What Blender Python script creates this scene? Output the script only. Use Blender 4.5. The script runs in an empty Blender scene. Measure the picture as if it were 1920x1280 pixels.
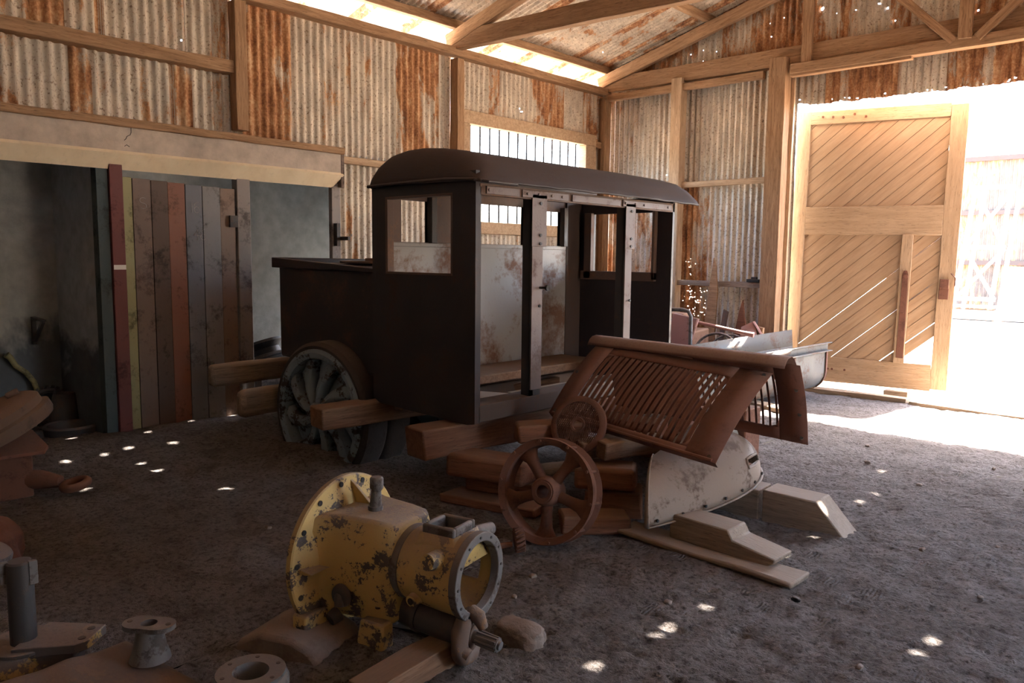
import bpy, bmesh, math, random
from mathutils import Vector, Matrix, noise
R_ = math.radians
PI = math.pi
random.seed(7)
sc = bpy.context.scene
COL = sc.collection

# ------------------------------------------------------------------ camera, sky, sun, exposure
cam_d = bpy.data.cameras.new('camera'); cam = bpy.data.objects.new('camera', cam_d); COL.objects.link(cam)
cam_d.sensor_fit = 'HORIZONTAL'; cam_d.sensor_width = 36.0; cam_d.lens = 1470.0 / 1920 * 36.0
cam_d.clip_start = 0.05; cam_d.clip_end = 500
_yaw, _p, _r = R_(42.6), R_(6.2), R_(0.6)
_F = Vector((-math.sin(_yaw) * math.cos(_p), math.cos(_yaw) * math.cos(_p), -math.sin(_p)))
_R = Vector((math.cos(_yaw), math.sin(_yaw), 0)); _U = _R.cross(_F)
_R2 = _R * math.cos(_r) + _U * math.sin(_r); _U2 = _U * math.cos(_r) - _R * math.sin(_r)
cam.matrix_world = Matrix.Translation((0, 0, 1.65)) @ Matrix((_R2, _U2, -_F)).transposed().to_4x4()
sc.camera = cam

SUN = Vector((0.09, 0.57, 1.0))          # direction towards the sun
SUN_STRENGTH = 19.0
SKY_STRENGTH = 0.72
EXPOSURE = 2.58
wd = bpy.data.worlds.new('sky'); sc.world = wd; wd.use_nodes = True
nt = wd.node_tree; nt.nodes.clear()
sky = nt.nodes.new('ShaderNodeTexSky'); sky.sky_type = 'NISHITA'; sky.sun_disc = False
sky.sun_elevation = math.atan2(1.0, math.hypot(.09, .57)); sky.sun_rotation = math.atan2(.09, .57)
sky.dust_density = 3.0; sky.air_density = 1.0; sky.altitude = 50
bg = nt.nodes.new('ShaderNodeBackground'); bg.inputs['Strength'].default_value = SKY_STRENGTH
wo = nt.nodes.new('ShaderNodeOutputWorld')
nt.links.new(sky.outputs[0], bg.inputs[0]); nt.links.new(bg.outputs[0], wo.inputs[0])
sd = bpy.data.lights.new('sun', 'SUN'); sd.energy = SUN_STRENGTH; sd.angle = R_(0.53); sd.color = (1.0, 0.94, 0.86)
so = bpy.data.objects.new('sun', sd); COL.objects.link(so)
so.rotation_euler = SUN.to_track_quat('Z', 'Y').to_euler(); so.location = (2, 12, 20)
vs = sc.view_settings
sc.display_settings.display_device = 'sRGB'
vs.view_transform = 'Standard'; vs.look = 'None'; vs.gamma = 1.0; vs.use_curve_mapping = False
vs.exposure = EXPOSURE
cy = sc.cycles
cy.max_bounces = 14; cy.diffuse_bounces = 10; cy.glossy_bounces = 4; cy.transparent_max_bounces = 8
cy.sample_clamp_indirect = 0; cy.caustics_reflective = False; cy.caustics_refractive = False

# ------------------------------------------------------------------ node materials
class NT:
    def __init__(s, name):
        s.m = bpy.data.materials.new(name); s.m.use_nodes = True
        s.t = s.m.node_tree; s.t.nodes.clear()
        s.b = s.n('BsdfPrincipled'); o = s.n('OutputMaterial'); s.l(s.b.outputs[0], o.inputs[0])
    def n(s, k): return s.t.nodes.new('ShaderNode' + k)
    def l(s, a, b): s.t.links.new(a, b)
    def setin(s, sock, v):
        if isinstance(v, (int, float)): sock.default_value = v
        elif isinstance(v, tuple): sock.default_value = v if len(v) == 4 or sock.type == 'VECTOR' else (*v, 1)
        else: s.l(v, sock)
    def coord(s, scale=(1, 1, 1), kind='Object', loc=(0, 0, 0)):
        if kind == 'Position': src = s.n('NewGeometry').outputs['Position']
        else: src = s.n('TexCoord').outputs[kind]
        mp = s.n('Mapping'); s.l(src, mp.inputs[0]); mp.inputs['Scale'].default_value = scale; mp.inputs['Location'].default_value = loc
        return mp.outputs[0]
    def noise(s, vec, scale, detail=4, rough=.6, dist=0):
        k = s.n('TexNoise'); s.l(vec, k.inputs['Vector']); k.inputs['Scale'].default_value = scale
        k.inputs['Detail'].default_value = detail; k.inputs['Roughness'].default_value = rough; k.inputs['Distortion'].default_value = dist
        return k.outputs['Fac']
    def math(s, op, a, b=0.0, clamp=False):
        k = s.n('Math'); k.operation = op; k.use_clamp = clamp; s.setin(k.inputs[0], a); s.setin(k.inputs[1], b); return k.outputs[0]
    def ramp(s, fac, stops, interp='LINEAR'):
        k = s.n('ValToRGB'); s.l(fac, k.inputs[0]); k.color_ramp.interpolation = interp; e = k.color_ramp.elements
        while len(e) < len(stops): e.new(.5)
        for q, (p, c) in zip(e, stops): q.position = p; q.color = (c, c, c, 1) if isinstance(c, (int, float)) else (*c, 1)
        return k.outputs[0]
    def mix(s, fac, a, b, mode='MIX'):
        k = s.n('Mix'); k.data_type = 'RGBA'; k.blend_type = mode
        s.setin(k.inputs[0], fac); s.setin(k.inputs[6], a); s.setin(k.inputs[7], b); return k.outputs[2]
    def bump(s, h, strength=.3, dist=.01, normal=None):
        k = s.n('Bump'); s.l(h, k.inputs['Height']); k.inputs['Strength'].default_value = strength; k.inputs['Distance'].default_value = dist
        if normal is not None: s.l(normal, k.inputs['Normal'])
        return k.outputs[0]
    def up(s, lo=.3, hi=.95):
        g = s.n('NewGeometry'); x = s.n('SeparateXYZ'); s.l(g.outputs['Normal'], x.inputs[0])
        r = s.n('MapRange'); s.l(x.outputs[2], r.inputs[0]); r.inputs[1].default_value = lo; r.inputs[2].default_value = hi
        return r.outputs[0]
    def out(s, color, rough=.8, metal=0, normal=None, spec=.3):
        s.setin(s.b.inputs['Base Color'], color); s.setin(s.b.inputs['Roughness'], rough); s.setin(s.b.inputs['Metallic'], metal)
        s.b.inputs['Specular IOR Level'].default_value = spec
        if normal is not None: s.l(normal, s.b.inputs['Normal'])
        return s.m

DUST = (.30, .215, .155)
def mat_corrugated(name, galv=(.74, .66, .55)):
    k = NT(name)
    at = k.n('Attribute'); at.attribute_name = 'sheet'; sp = k.n('SeparateColor'); k.l(at.outputs['Color'], sp.inputs[0])
    rust_amt, rnd = sp.outputs[0], sp.outputs[1]
    off = k.n('CombineXYZ'); k.l(k.math('MULTIPLY', rnd, 37.0), off.inputs[0]); k.l(k.math('MULTIPLY', rnd, 61.0), off.inputs[2])
    add = k.n('VectorMath'); add.operation = 'ADD'; k.l(k.coord(kind='Position'), add.inputs[0]); k.l(off.outputs[0], add.inputs[1])
    mp = k.n('Mapping'); k.l(add.outputs[0], mp.inputs[0]); mp.inputs['Scale'].default_value = (1, 1, .33)
    v = mp.outputs[0]
    n1 = k.noise(v, 3.2, 6, .62, .4); n2 = k.noise(k.coord(kind='Position'), 38, 4, .7); n3 = k.noise(v, 9, 4, .65)
    s_ = k.math('ADD', k.math('MULTIPLY', n1, 1.7), k.math('MULTIPLY', k.math('SUBTRACT', n2, .5), .40))
    s_ = k.math('ADD', s_, k.math('MULTIPLY', k.math('SUBTRACT', rust_amt, 1.08), .62))
    mask = k.ramp(s_, [(.565, 0), (.625, 1)])
    light = k.ramp(s_, [(.46, 0), (.62, 1)])
    g = k.mix(k.ramp(n3, [(.3, 0), (.68, 1)]), tuple(c * .58 for c in galv), galv)
    g = k.mix(k.ramp(n2, [(.34, 1), (.46, 0)]), g, (.24, .165, .11))
    g = k.mix(k.math('MULTIPLY', light, .45), g, (.42, .25, .13))
    r = k.ramp(k.math('ADD', k.math('MULTIPLY', n3, .6), k.math('MULTIPLY', n2, .4)), [(.33, (.10, .042, .024)), (.43, (.25, .11, .05)), (.52, (.43, .215, .10)), (.62, (.62, .42, .25))])
    c = k.mix(mask, g, r)
    nb = k.bump(k.math('ADD', n2, k.math('MULTIPLY', mask, .5)), .35, .004)
    return k.out(c, k.math('ADD', k.math('MULTIPLY', mask, .3), .5), k.math('MULTIPLY', k.math('SUBTRACT', 1.0, mask), .10), nb, .4)

def mat_wood(name, a=(.20, .115, .065), b=(.36, .23, .14), dust=.5, kind='Object', sc_=(1.2, 14, 14), bumpd=.006, dcol=DUST):
    k = NT(name); v = k.coord(sc_, kind)
    n1 = k.noise(v, 2.2, 6, .65, .6); n2 = k.noise(k.coord(kind=kind), 3.0, 3, .6); n3 = k.noise(v, 9, 3, .6)
    c = k.mix(k.ramp(n1, [(.35, 0), (.66, 1)]), a, b)
    c = k.mix(k.ramp(n3, [(.30, .8 if bumpd > .002 else .12), (.42, 0)]), c, tuple(x * .35 for x in a))
    c = k.mix(k.math('MULTIPLY', n2, .35), c, tuple(x * .55 for x in b))
    fac = k.math('MULTIPLY', k.up(.2, .9), dust)
    c = k.mix(fac, c, dcol)
    return k.out(c, .85, 0, k.bump(k.math('ADD', n1, n3), .45, bumpd), .2)

def mat_metal(name, paint, second, amt=.5, scale=4, dust=.6, rough=.55, edge=None, dcol=DUST, rough2=.85, bumpv=.25, soft=.08):
    """paint with worn patches of a second colour and dust lying on the faces that look up"""
    k = NT(name); v = k.coord()
    n1 = k.noise(v, scale, 6, .65, .3); n2 = k.noise(v, scale * 9, 4, .7); n4 = k.noise(v, scale * .5, 3, .5)
    s_ = k.math('ADD', n1, k.math('MULTIPLY', k.math('SUBTRACT', n2, .5), .4))
    lo = .70 - .4 * amt
    mask = k.ramp(s_, [(lo, 0), (lo + soft, 1)])
    c = k.mix(k.math('MULTIPLY', n4, .6), paint, tuple(x * .62 for x in paint))
    sec = k.mix(n2, tuple(x * .45 for x in second), second)
    c = k.mix(mask, c, sec)
    d = k.math('MULTIPLY', k.up(.15, .95), dust)
    d = k.math('MULTIPLY', d, k.ramp(n2, [(.28, .55), (.5, 1)]))
    d = k.math('ADD', d, k.math('MULTIPLY', k.ramp(n4, [(.45, 0), (.75, 1)]), dust * .25), True)
    c = k.mix(d, c, dcol)
    rr = k.math('ADD', k.math('MULTIPLY', mask, rough2 - rough), rough)
    rr = k.math('ADD', rr, k.math('MULTIPLY', d, .4), True)
    return k.out(c, rr, 0, k.bump(k.math('ADD', n2, k.math('MULTIPLY', mask, .6)), bumpv, .004), .4)

def mat_plaster(name, a=(.30, .31, .30), stain=(.05, .055, .065), lowz=1.1, warm=(.30, .22, .16), amt=1.0):
    k = NT(name); v = k.coord(kind='Position')
    n1 = k.noise(v, 1.1, 5, .6, .5); n2 = k.noise(v, 7, 5, .6); n3 = k.noise(v, 45, 3, .6)
    c = k.mix(k.ramp(n2, [(.3, 0), (.7, 1)]), tuple(x * .68 for x in a), a)
    x = k.n('SeparateXYZ'); k.l(k.n('NewGeometry').outputs['Position'], x.inputs[0])
    h = k.math('DIVIDE', x.outputs[2], lowz)
    s_ = k.math('SUBTRACT', k.math('ADD', k.math('MULTIPLY', n1, 1.6), k.math('MULTIPLY', n2, .3)), h)
    c = k.mix(k.math('MULTIPLY', k.ramp(s_, [(.18, 0), (.36, 1)]), amt * .8), c, stain)
    c = k.mix(k.ramp(n1, [(.55, 0), (.75, .35)]), c, warm)
    return k.out(c, .9, 0, k.bump(k.math('ADD', n2, n3), .25, .006), .15)

M = {}
M['corr'] = mat_corrugated('rusty_corrugated_iron')
M['corr_yard'] = mat_corrugated('rusty_iron_across_the_yard', (.15, .115, .095))
M['corr_roof'] = mat_corrugated('weathered_roof_iron', (.70, .61, .49))
M['frame'] = mat_wood('dusty_frame_timber', (.27, .155, .085), (.47, .30, .18), dcol=(.36, .25, .17))
M['frame_pale'] = mat_wood('pale_frame_timber', (.40, .27, .17), (.62, .46, .31))
M['door_wood'] = mat_wood('sun_bleached_door_timber', (.33, .23, .145), (.45, .325, .215), .2)
M['sleeper'] = mat_wood('old_sleeper_timber', (.14, .075, .046), (.25, .145, .09), .55)
M['sleeper_dark'] = mat_wood('dark_red_sleeper_timber', (.115, .052, .034), (.20, .10, .062), .4)
M['sleeper_red'] = mat_wood('reddish_sleeper_timber', (.15, .062, .037), (.25, .11, .065), .45)
M['sleeper_grey'] = mat_wood('grey_sleeper_timber', (.20, .15, .115), (.36, .28, .215), .8, dcol=(.36, .30, .25))
M['cream'] = mat_wood('cream_painted_board', (.78, .64, .44), (.86, .73, .53), 0, sc_=(.6, 2.2, 2.2), bumpd=.001)
for nm, a in dict(teal=(.045, .07, .075), board_red=(.155, .042, .04), board_yellow=(.34, .32, .16), board_brown=(.19, .135, .11), board_dark=(.115, .075, .058),
                  board_rust=(.27, .115, .075), board_blue=(.19, .20, .225), board_grey=(.25, .245, .25), board_tan=(.24, .165, .125), post_grey=(.24, .21, .195)).items():
    M[nm] = mat_metal(nm, a, tuple(x * .42 for x in a), .42, 3.5, .2, .6, soft=.14)
M['plaster'] = mat_plaster('stained_grey_plaster', (.52, .55, .54), (.2, .22, .24), .25)
M['plaster_low_dark'] = mat_plaster('plaster_darker_low_down', (.46, .49, .48), (.055, .075, .10), 1.45)  # tone darkens towards the floor
M['plaster_dark'] = mat_plaster('sooty_plaster', (.46, .50, .54), (.04, .048, .07), 1.2)
M['plaster_lintel'] = mat_plaster('dusty_lintel_plaster', (.60, .51, .43), (.4, .32, .26), .1)
M['cab_dark'] = mat_metal('black_cab_paint', (.028, .022, .026), (.085, .05, .04), .38, 3.5, .75, .42, dcol=(.13, .10, .09), soft=.2)
M['tank_dark'] = mat_metal('mottled_black_tank_paint', (.03, .024, .028), (.17, .10, .075), .46, 3.2, .7, .5, dcol=(.15, .115, .10), soft=.3)
M['cab_inner'] = mat_metal('worn_pale_cab_lining', (.30, .285, .28), (.20, .105, .07), .52, 2.4, .5, .42, soft=.16)
M['cab_rust'] = mat_metal('rusty_cab_sheet', (.13, .085, .07), (.24, .13, .085), .5, 5, .6, .6, soft=.2)
M['cab_roof'] = mat_metal('dusty_cab_roof', (.04, .03, .034), (.10, .06, .05), .4, 6, .9, .6, dcol=(.085, .064, .062), soft=.2)
M['cab_brown'] = mat_metal('dark_brown_cab_sheet', (.075, .05, .042), (.14, .075, .05), .42, 5, .4, .55, dcol=(.15, .11, .09), soft=.2)
M['post_metal'] = mat_metal('pale_post_metal', (.17, .13, .125), (.10, .055, .045), .4, 7, .4, .55, soft=.2)  # pale tone that paints the cab post fronts as lit
M['rust'] = mat_metal('red_brown_rust', (.155, .065, .042), (.085, .033, .022), .45, 7, .45, .8, dcol=(.24, .13, .09), soft=.2)
M['rust_hood'] = mat_metal('rusty_bonnet_sheet', (.20, .082, .055), (.11, .042, .03), .42, 6, .45, .7, dcol=(.30, .19, .15), soft=.2)
M['rust_ridge'] = mat_metal('dusty_bonnet_ridge', (.19, .095, .07), (.11, .045, .032), .42, 6, .95, .7, dcol=(.40, .29, .245), soft=.2)
M['fender'] = mat_metal('rubbed_pale_fender', (.30, .225, .175), (.14, .08, .052), .48, 4.5, .45, .6, dcol=(.25, .20, .17), soft=.12)
M['yellow'] = mat_metal('chipped_yellow_paint', (.54, .385, .14), (.10, .085, .08), .37, 9, .8, .55, dcol=(.27, .215, .185), soft=.03)
M['yellow_worn'] = mat_metal('mostly_worn_yellow_paint', (.075, .06, .055), (.50, .33, .10), .30, 7, .85, .6, dcol=(.24, .19, .165), soft=.03)
M['grease'] = mat_metal('greasy_dark_iron', (.05, .047, .048), (.11, .08, .065), .42, 8, .4, .5, dcol=(.17, .13, .115), soft=.15)
M['grey_iron'] = mat_metal('grey_cast_iron', (.13, .125, .125), (.07, .055, .05), .45, 9, .7, .6, dcol=(.24, .205, .19), soft=.1)
M['brown_cast'] = mat_metal('brown_dusty_casting', (.15, .10, .08), (.30, .165, .08), .40, 6, .7, .7, dcol=(.20, .15, .125), soft=.05)
M['blue_wheel'] = mat_metal('flaking_blue_wheel_paint', (.19, .26, .32), (.045, .038, .038), .44, 4.5, .35, .6, dcol=(.15, .12, .105), soft=.06)
M['tyre'] = mat_metal('perished_rubber', (.045, .04, .042), (.02, .018, .02), .5, 10, .8, .8, dcol=(.17, .13, .11), bumpv=.7, soft=.2)
M['black'] = mat_metal('black_rubber', (.018, .018, .02), (.03, .026, .025), .4, 6, .3, .5)
M['galv'] = mat_metal('galvanised_trough', (.105, .10, .095), (.13, .07, .042), .50, 4, .4, .5, dcol=(.16, .13, .105), soft=.15)
M['drum_brown'] = mat_metal('dull_brown_drum', (.16, .105, .08), (.07, .06, .06), .42, 6, .5, .8, dcol=(.24, .17, .135), soft=.2)
M['pink'] = mat_metal('faded_red_paint', (.42, .20, .17), (.25, .12, .08), .42, 6, .5, .6, dcol=(.42, .30, .23))
M['junk'] = mat_metal('orange_rusty_scrap', (.30, .145, .08), (.16, .07, .04), .45, 7, .5, .8, dcol=(.42, .28, .19), soft=.2)
M['white_steel'] = mat_metal('white_painted_steel', (.75, .76, .78), (.5, .42, .36), .2, 3, .1, .5)
M['chalk'] = mat_metal('faint_chalk', (.42, .40, .39), (.3, .28, .27), .4, 20, 0, .9)
M['white_board'] = mat_metal('white_board', (.8, .78, .75), (.6, .5, .42), .2, 2, .1, .6)
M['stone'] = mat_metal('dusty_stone', (.24, .185, .155), (.17, .125, .10), .5, 6, .4, .9, dcol=(.27, .21, .17), bumpv=.6, soft=.2)

def mat_ground(name, a, b, c_, bumps):
    k = NT(name); v = k.coord(kind='Position')
    n1 = k.noise(v, .55, 4, .6); n2 = k.noise(v, 5.5, 8, .68, .5); n3 = k.noise(v, 34, 5, .72); n5 = k.noise(v, 140, 2, .7)
    vo = k.n('TexVoronoi'); vo.feature = 'F1'; vo.inputs['Scale'].default_value = 26; k.l(v, vo.inputs['Vector'])
    peb = k.ramp(vo.outputs['Distance'], [(.06, 1), (.13, 0)])
    vo2 = k.n('TexVoronoi'); vo2.feature = 'F1'; vo2.inputs['Scale'].default_value = 5.2; k.l(v, vo2.inputs['Vector']); vo2.inputs['Randomness'].default_value = 1
    # boot prints: fine wave ridges inside sparse cells
    wv = k.n('TexWave'); wv.inputs['Scale'].default_value = 17; wv.inputs['Distortion'].default_value = 1.5; k.l(v, wv.inputs['Vector'])
    foot = k.math('MULTIPLY', k.ramp(vo2.outputs['Distance'], [(.25, 1), (.36, 0)]), k.math('GREATER_THAN', k.noise(v, 1.7, 1, .5), .56))
    c = k.mix(k.ramp(n1, [(.35, 0), (.65, 1)]), a, b)
    c = k.mix(k.ramp(n2, [(.32, .8), (.54, 0)]), c, c_); c = k.mix(k.ramp(n3, [(.36, .9), (.50, 0)]), c, tuple(x * .7 for x in c_))
    c = k.mix(k.math('MULTIPLY', k.ramp(n3, [(.58, 0), (.75, 1)]), .5), c, tuple(min(1, x * 1.35) for x in b))
    c = k.mix(k.math('MULTIPLY', peb, .5), c, c_)
    h = k.math('ADD', k.math('MULTIPLY', n2, 1.5), k.math('MULTIPLY', n3, .9))
    h = k.math('ADD', h, k.math('MULTIPLY', n5, .12))
    h = k.math('ADD', h, k.math('MULTIPLY', k.math('MULTIPLY', foot, wv.outputs['Fac']), .35))
    h = k.math('ADD', h, k.math('MULTIPLY', peb, .3))
    return k.out(c, .95, 0, k.bump(h, bumps, .068), .1)
M['dirt'] = mat_ground('dusty_dirt_floor', (.235, .20, .18), (.31, .275, .258), (.13, .10, .085), 1.0)
M['yard'] = mat_ground('pale_desert_yard', (.46, .36, .27), (.55, .44, .33), (.36, .28, .21), .4)

# ------------------------------------------------------------------ mesh helpers
WM = {}
class MB:
    def __init__(s): s.v = []; s.f = []; s.a = {}
    def add(s, vs, fs, attr=None):
        o = len(s.v); s.v += [tuple(p) for p in vs]
        for q in fs:
            if attr is not None: s.a[len(s.f)] = attr
            s.f.append(tuple(i + o for i in q))
        return s
    def box(s, x0, x1, y0, y1, z0, z1, m=None):
        p = [Vector(c) for c in ((x0, y0, z0), (x1, y0, z0), (x1, y1, z0), (x0, y1, z0), (x0, y0, z1), (x1, y0, z1), (x1, y1, z1), (x0, y1, z1))]
        if m is not None: p = [m @ q for q in p]
        return s.add(p, [(3, 2, 1, 0), (4, 5, 6, 7), (0, 1, 5, 4), (1, 2, 6, 5), (2, 3, 7, 6), (3, 0, 4, 7)])
    def hexa(s, p):          # 8 corners: bottom ring ccw, top ring ccw
        return s.add(p, [(3, 2, 1, 0), (4, 5, 6, 7), (0, 1, 5, 4), (1, 2, 6, 5), (2, 3, 7, 6), (3, 0, 4, 7)])
    def prism(s, pts, axis, a0, a1, m=None):
        n = len(pts)
        def put(p, a):
            q = {'x': (a, p[0], p[1]), 'y': (p[0], a, p[1]), 'z': (p[0], p[1], a)}[axis]
            return m @ Vector(q) if m is not None else Vector(q)
        vs = [put(p, a0) for p in pts] + [put(p, a1) for p in pts]
        return s.add(vs, [tuple(range(n - 1, -1, -1)), tuple(range(n, 2 * n))] + [(i, (i + 1) % n, n + (i + 1) % n, n + i) for i in range(n)])
    def lathe(s, prof, m=None, n=32, closed=True, a0=0, a1=2 * PI):
        """profile of (radius, height along local Z)"""
        full = abs(a1 - a0 - 2 * PI) < 1e-6; k = n if full else n + 1
        vs = []
        for i in range(k):
            t = a0 + (a1 - a0) * i / n
            for r, h in prof: 
                q = Vector((r * math.cos(t), r * math.sin(t), h)); vs.append(m @ q if m is not None else q)
        P = len(prof); fs = []
        for i in range(n):
            j = (i + 1) % k
            for q in range(P if closed else P - 1):
                q2 = (q + 1) % P
                fs.append((i * P + q, j * P + q, j * P + q2, i * P + q2))
        return s.add(vs, fs)
    def disc(s, r, h0, h1, m=None, n=32): return s.lathe([(0.0005, h0), (r, h0), (r, h1), (0.0005, h1)], m, n, closed=False)
    def tube(s, pts, r, n=10, caps=True):
        pts = [Vector(p) for p in pts]; rs = r if isinstance(r, (list, tuple)) else [r] * len(pts)
        vs = []; fs = []; ref = None
        for i, p in enumerate(pts):
            d = (pts[min(i + 1, len(pts) - 1)] - pts[max(i - 1, 0)]).normalized()
            if ref is None: ref = d.orthogonal().normalized()
            u = (ref - d * ref.dot(d)).normalized(); ref = u; w = d.cross(u)
            for j in range(n):
                t = 2 * PI * j / n; vs.append(p + (u * math.cos(t) + w * math.sin(t)) * rs[i])
        for i in range(len(pts) - 1):
            for j in range(n):
                k = (j + 1) % n; fs.append((i * n + j, i * n + k, (i + 1) * n + k, (i + 1) * n + j))
        if caps: fs.append(tuple(range(n - 1, -1, -1))); fs.append(tuple(range((len(pts) - 1) * n, len(pts) * n)))
        return s.add(vs, fs)
    def torus(s, c, axis_m, R, r, n=28, k=8):
        vs = []; fs = []
        for i in range(n):
            t = 2 * PI * i / n
            for j in range(k):
                u = 2 * PI * j / k; q = Vector(((R + r * math.cos(u)) * math.cos(t), (R + r * math.cos(u)) * math.sin(t), r * math.sin(u)))
                vs.append(axis_m @ q + Vector(c))
        for i in range(n):
            for j in range(k): fs.append((i * k + j, ((i + 1) % n) * k + j, ((i + 1) % n) * k + (j + 1) % k, i * k + (j + 1) % k))
        return s.add(vs, fs)
    def grid(s, fn, nu, nv, skip=None, cu=False):
        vs = [fn(i / nu, j / nv) for i in range(nu + 1) for j in range(nv + 1)]; fs = []
        for i in range(nu):
            for j in range(nv):
                if skip and skip((i + .5) / nu, (j + .5) / nv): continue
                a = i * (nv + 1) + j; fs.append((a, a + nv + 1, a + nv + 2, a + 1))
        return s.add(vs, fs)

SPLIT = dict(bolt_holes='bolt_hole', bolts='bolt', rivets='rivet', mounting_lug='mounting_lug', boss='boss', window_pillars='window_pillar', rim_bolts='rim_bolt', gussets='gusset',
             drum_ribs='drum_rib', bolt_heads='bolt_head', hinge='hinge', window_bars='window_bar', shaft_key='shaft_key', rib_band='rib_band', trough_flange='trough_flange',
             rail_plates='rail_plate', spokes='wheel_spoke', end_ring='end_ring', ledge='ledge', floor_boards='floor_board', side_plug='side_plug', flange='flange', hasp='hasp')
def islands(mb):
    p = list(range(len(mb.v)))
    def f(a):
        while p[a] != a: p[a] = p[p[a]]; a = p[a]
        return a
    for q in mb.f:
        for k in q[1:]: p[f(k)] = f(q[0])
    g = {}
    for q in mb.f: g.setdefault(f(q[0]), []).append(q)
    out = []
    for fs in g.values():
        ix = sorted({i for q in fs for i in q}); mp = {i: j for j, i in enumerate(ix)}; n = MB(); n.v = [mb.v[i] for i in ix]; n.f = [tuple(mp[i] for i in q) for q in fs]; out.append(n)
    return out
def obj(name, mb, m, parent=None, *a, **k):
    if parent is not None and name in SPLIT:
        r = [obj1(SPLIT[name], q, m, parent, *a, **k) for q in islands(mb)]; return r[0]
    return obj1(name, mb, m, parent, *a, **k)
def obj1(name, mb, m, parent=None, mw=None, solid=0, bevel=0, smooth=35, world=True, offset=0, seg=2, sub=0):
    """link the collected shapes as ONE object. mw: world matrix of the mesh (default identity)"""
    me = bpy.data.meshes.new(name); me.from_pydata(mb.v, [], mb.f)
    if mb.a:
        ca = me.color_attributes.new('sheet', 'FLOAT_COLOR', 'CORNER'); buf = []
        for i, p in enumerate(me.polygons):
            c = mb.a.get(i, (.5, .5)); buf += [c[0], c[1], 0, 1] * p.loop_total
        ca.data.foreach_set('color', buf)
    bm = bmesh.new(); bm.from_mesh(me); 
    if not mb.a: bmesh.ops.recalc_face_normals(bm, faces=bm.faces)
    bm.to_mesh(me); bm.free()
    me.materials.append(M[m] if isinstance(m, str) else m)
    o = bpy.data.objects.new(name, me); COL.objects.link(o)
    mw = mw if mw is not None else Matrix.Identity(4)
    if parent is not None:
        o.parent = parent; o.matrix_basis = (WM[parent.name].inverted() @ mw) if world else mw
        WM[o.name] = mw if world else WM[parent.name] @ mw
    else: o.matrix_basis = mw; WM[o.name] = mw
    if smooth:
        me.shade_smooth(); me.set_sharp_from_angle(angle=R_(smooth))
    if solid:
        q = o.modifiers.new('thickness', 'SOLIDIFY'); q.thickness = solid; q.offset = offset
    if bevel:
        q = o.modifiers.new('soft_edges', 'BEVEL'); q.width = bevel; q.segments = seg; q.limit_method = 'ANGLE'; q.angle_limit = R_(40)
    return o

def thing(name, label, cat, loc=(0, 0, 0), rotz=0, group=None, mw=None):
    o = bpy.data.objects.new(name, None); COL.objects.link(o); o.empty_display_size = .1
    mw = mw if mw is not None else Matrix.Translation(loc) @ Matrix.Rotation(rotz, 4, 'Z')
    o.matrix_basis = mw; WM[o.name] = mw
    return tag(o, label, cat, group)
def tag(o, label, cat, group=None):
    o['label'] = label; o['category'] = cat
    if group: o['group'] = group
    return o
def struct(o, label=None):
    o['kind'] = 'structure'
    if label: o['label'] = label
    return o
_tn = {}
def beam(name, p0, p1, w, h, m='frame', parent=None, up=(0, 0, 1), bevel=.006, rough=.004, chamfer=None, seed=0):
    """timber running from p0 to p1 along its centre line; mesh lies along local X so the grain follows it"""
    p0, p1 = Vector(p0), Vector(p1); d = p1 - p0; L = d.length; x = d.normalized(); u = Vector(up)
    z = (u - x * u.dot(x)).normalized(); y = z.cross(x)
    mw = Matrix.Translation(p0) @ Matrix((x, y, z)).transposed().to_4x4()
    mb = MB(); n = max(2, int(L / .25)); rnd = random.Random(int(abs(p0.x * 91 + p0.y * 53 + p0.z * 17) * 100) + seed)
    vs = []
    for i in range(n + 1):
        t = L * i / n
        for sy, sz in ((-1, -1), (1, -1), (1, 1), (-1, 1)):
            vs.append((t + rnd.uniform(-1, 1) * rough * (2 if i in (0, n) else 0), sy * w / 2 + rnd.uniform(-1, 1) * rough, sz * h / 2 + rnd.uniform(-1, 1) * rough))
    fs = [(3, 2, 1, 0), tuple(n * 4 + q for q in range(4))]
    for i in range(n):
        for j in range(4): k = (j + 1) % 4; fs.append((i * 4 + j, (i + 1) * 4 + j, (i + 1) * 4 + k, i * 4 + k)[::-1])
    mb.add(vs, fs)
    return obj(name, mb, m, parent, mw, bevel=bevel)
_tr = [0]
def trim(p0, p1, w, h, m='frame', up=(0, 0, 1), label=None, **k):
    _tr[0] += 1
    return struct(beam('trim_%d' % _tr[0], p0, p1, w, h, m, up=up, **k), label)

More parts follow.
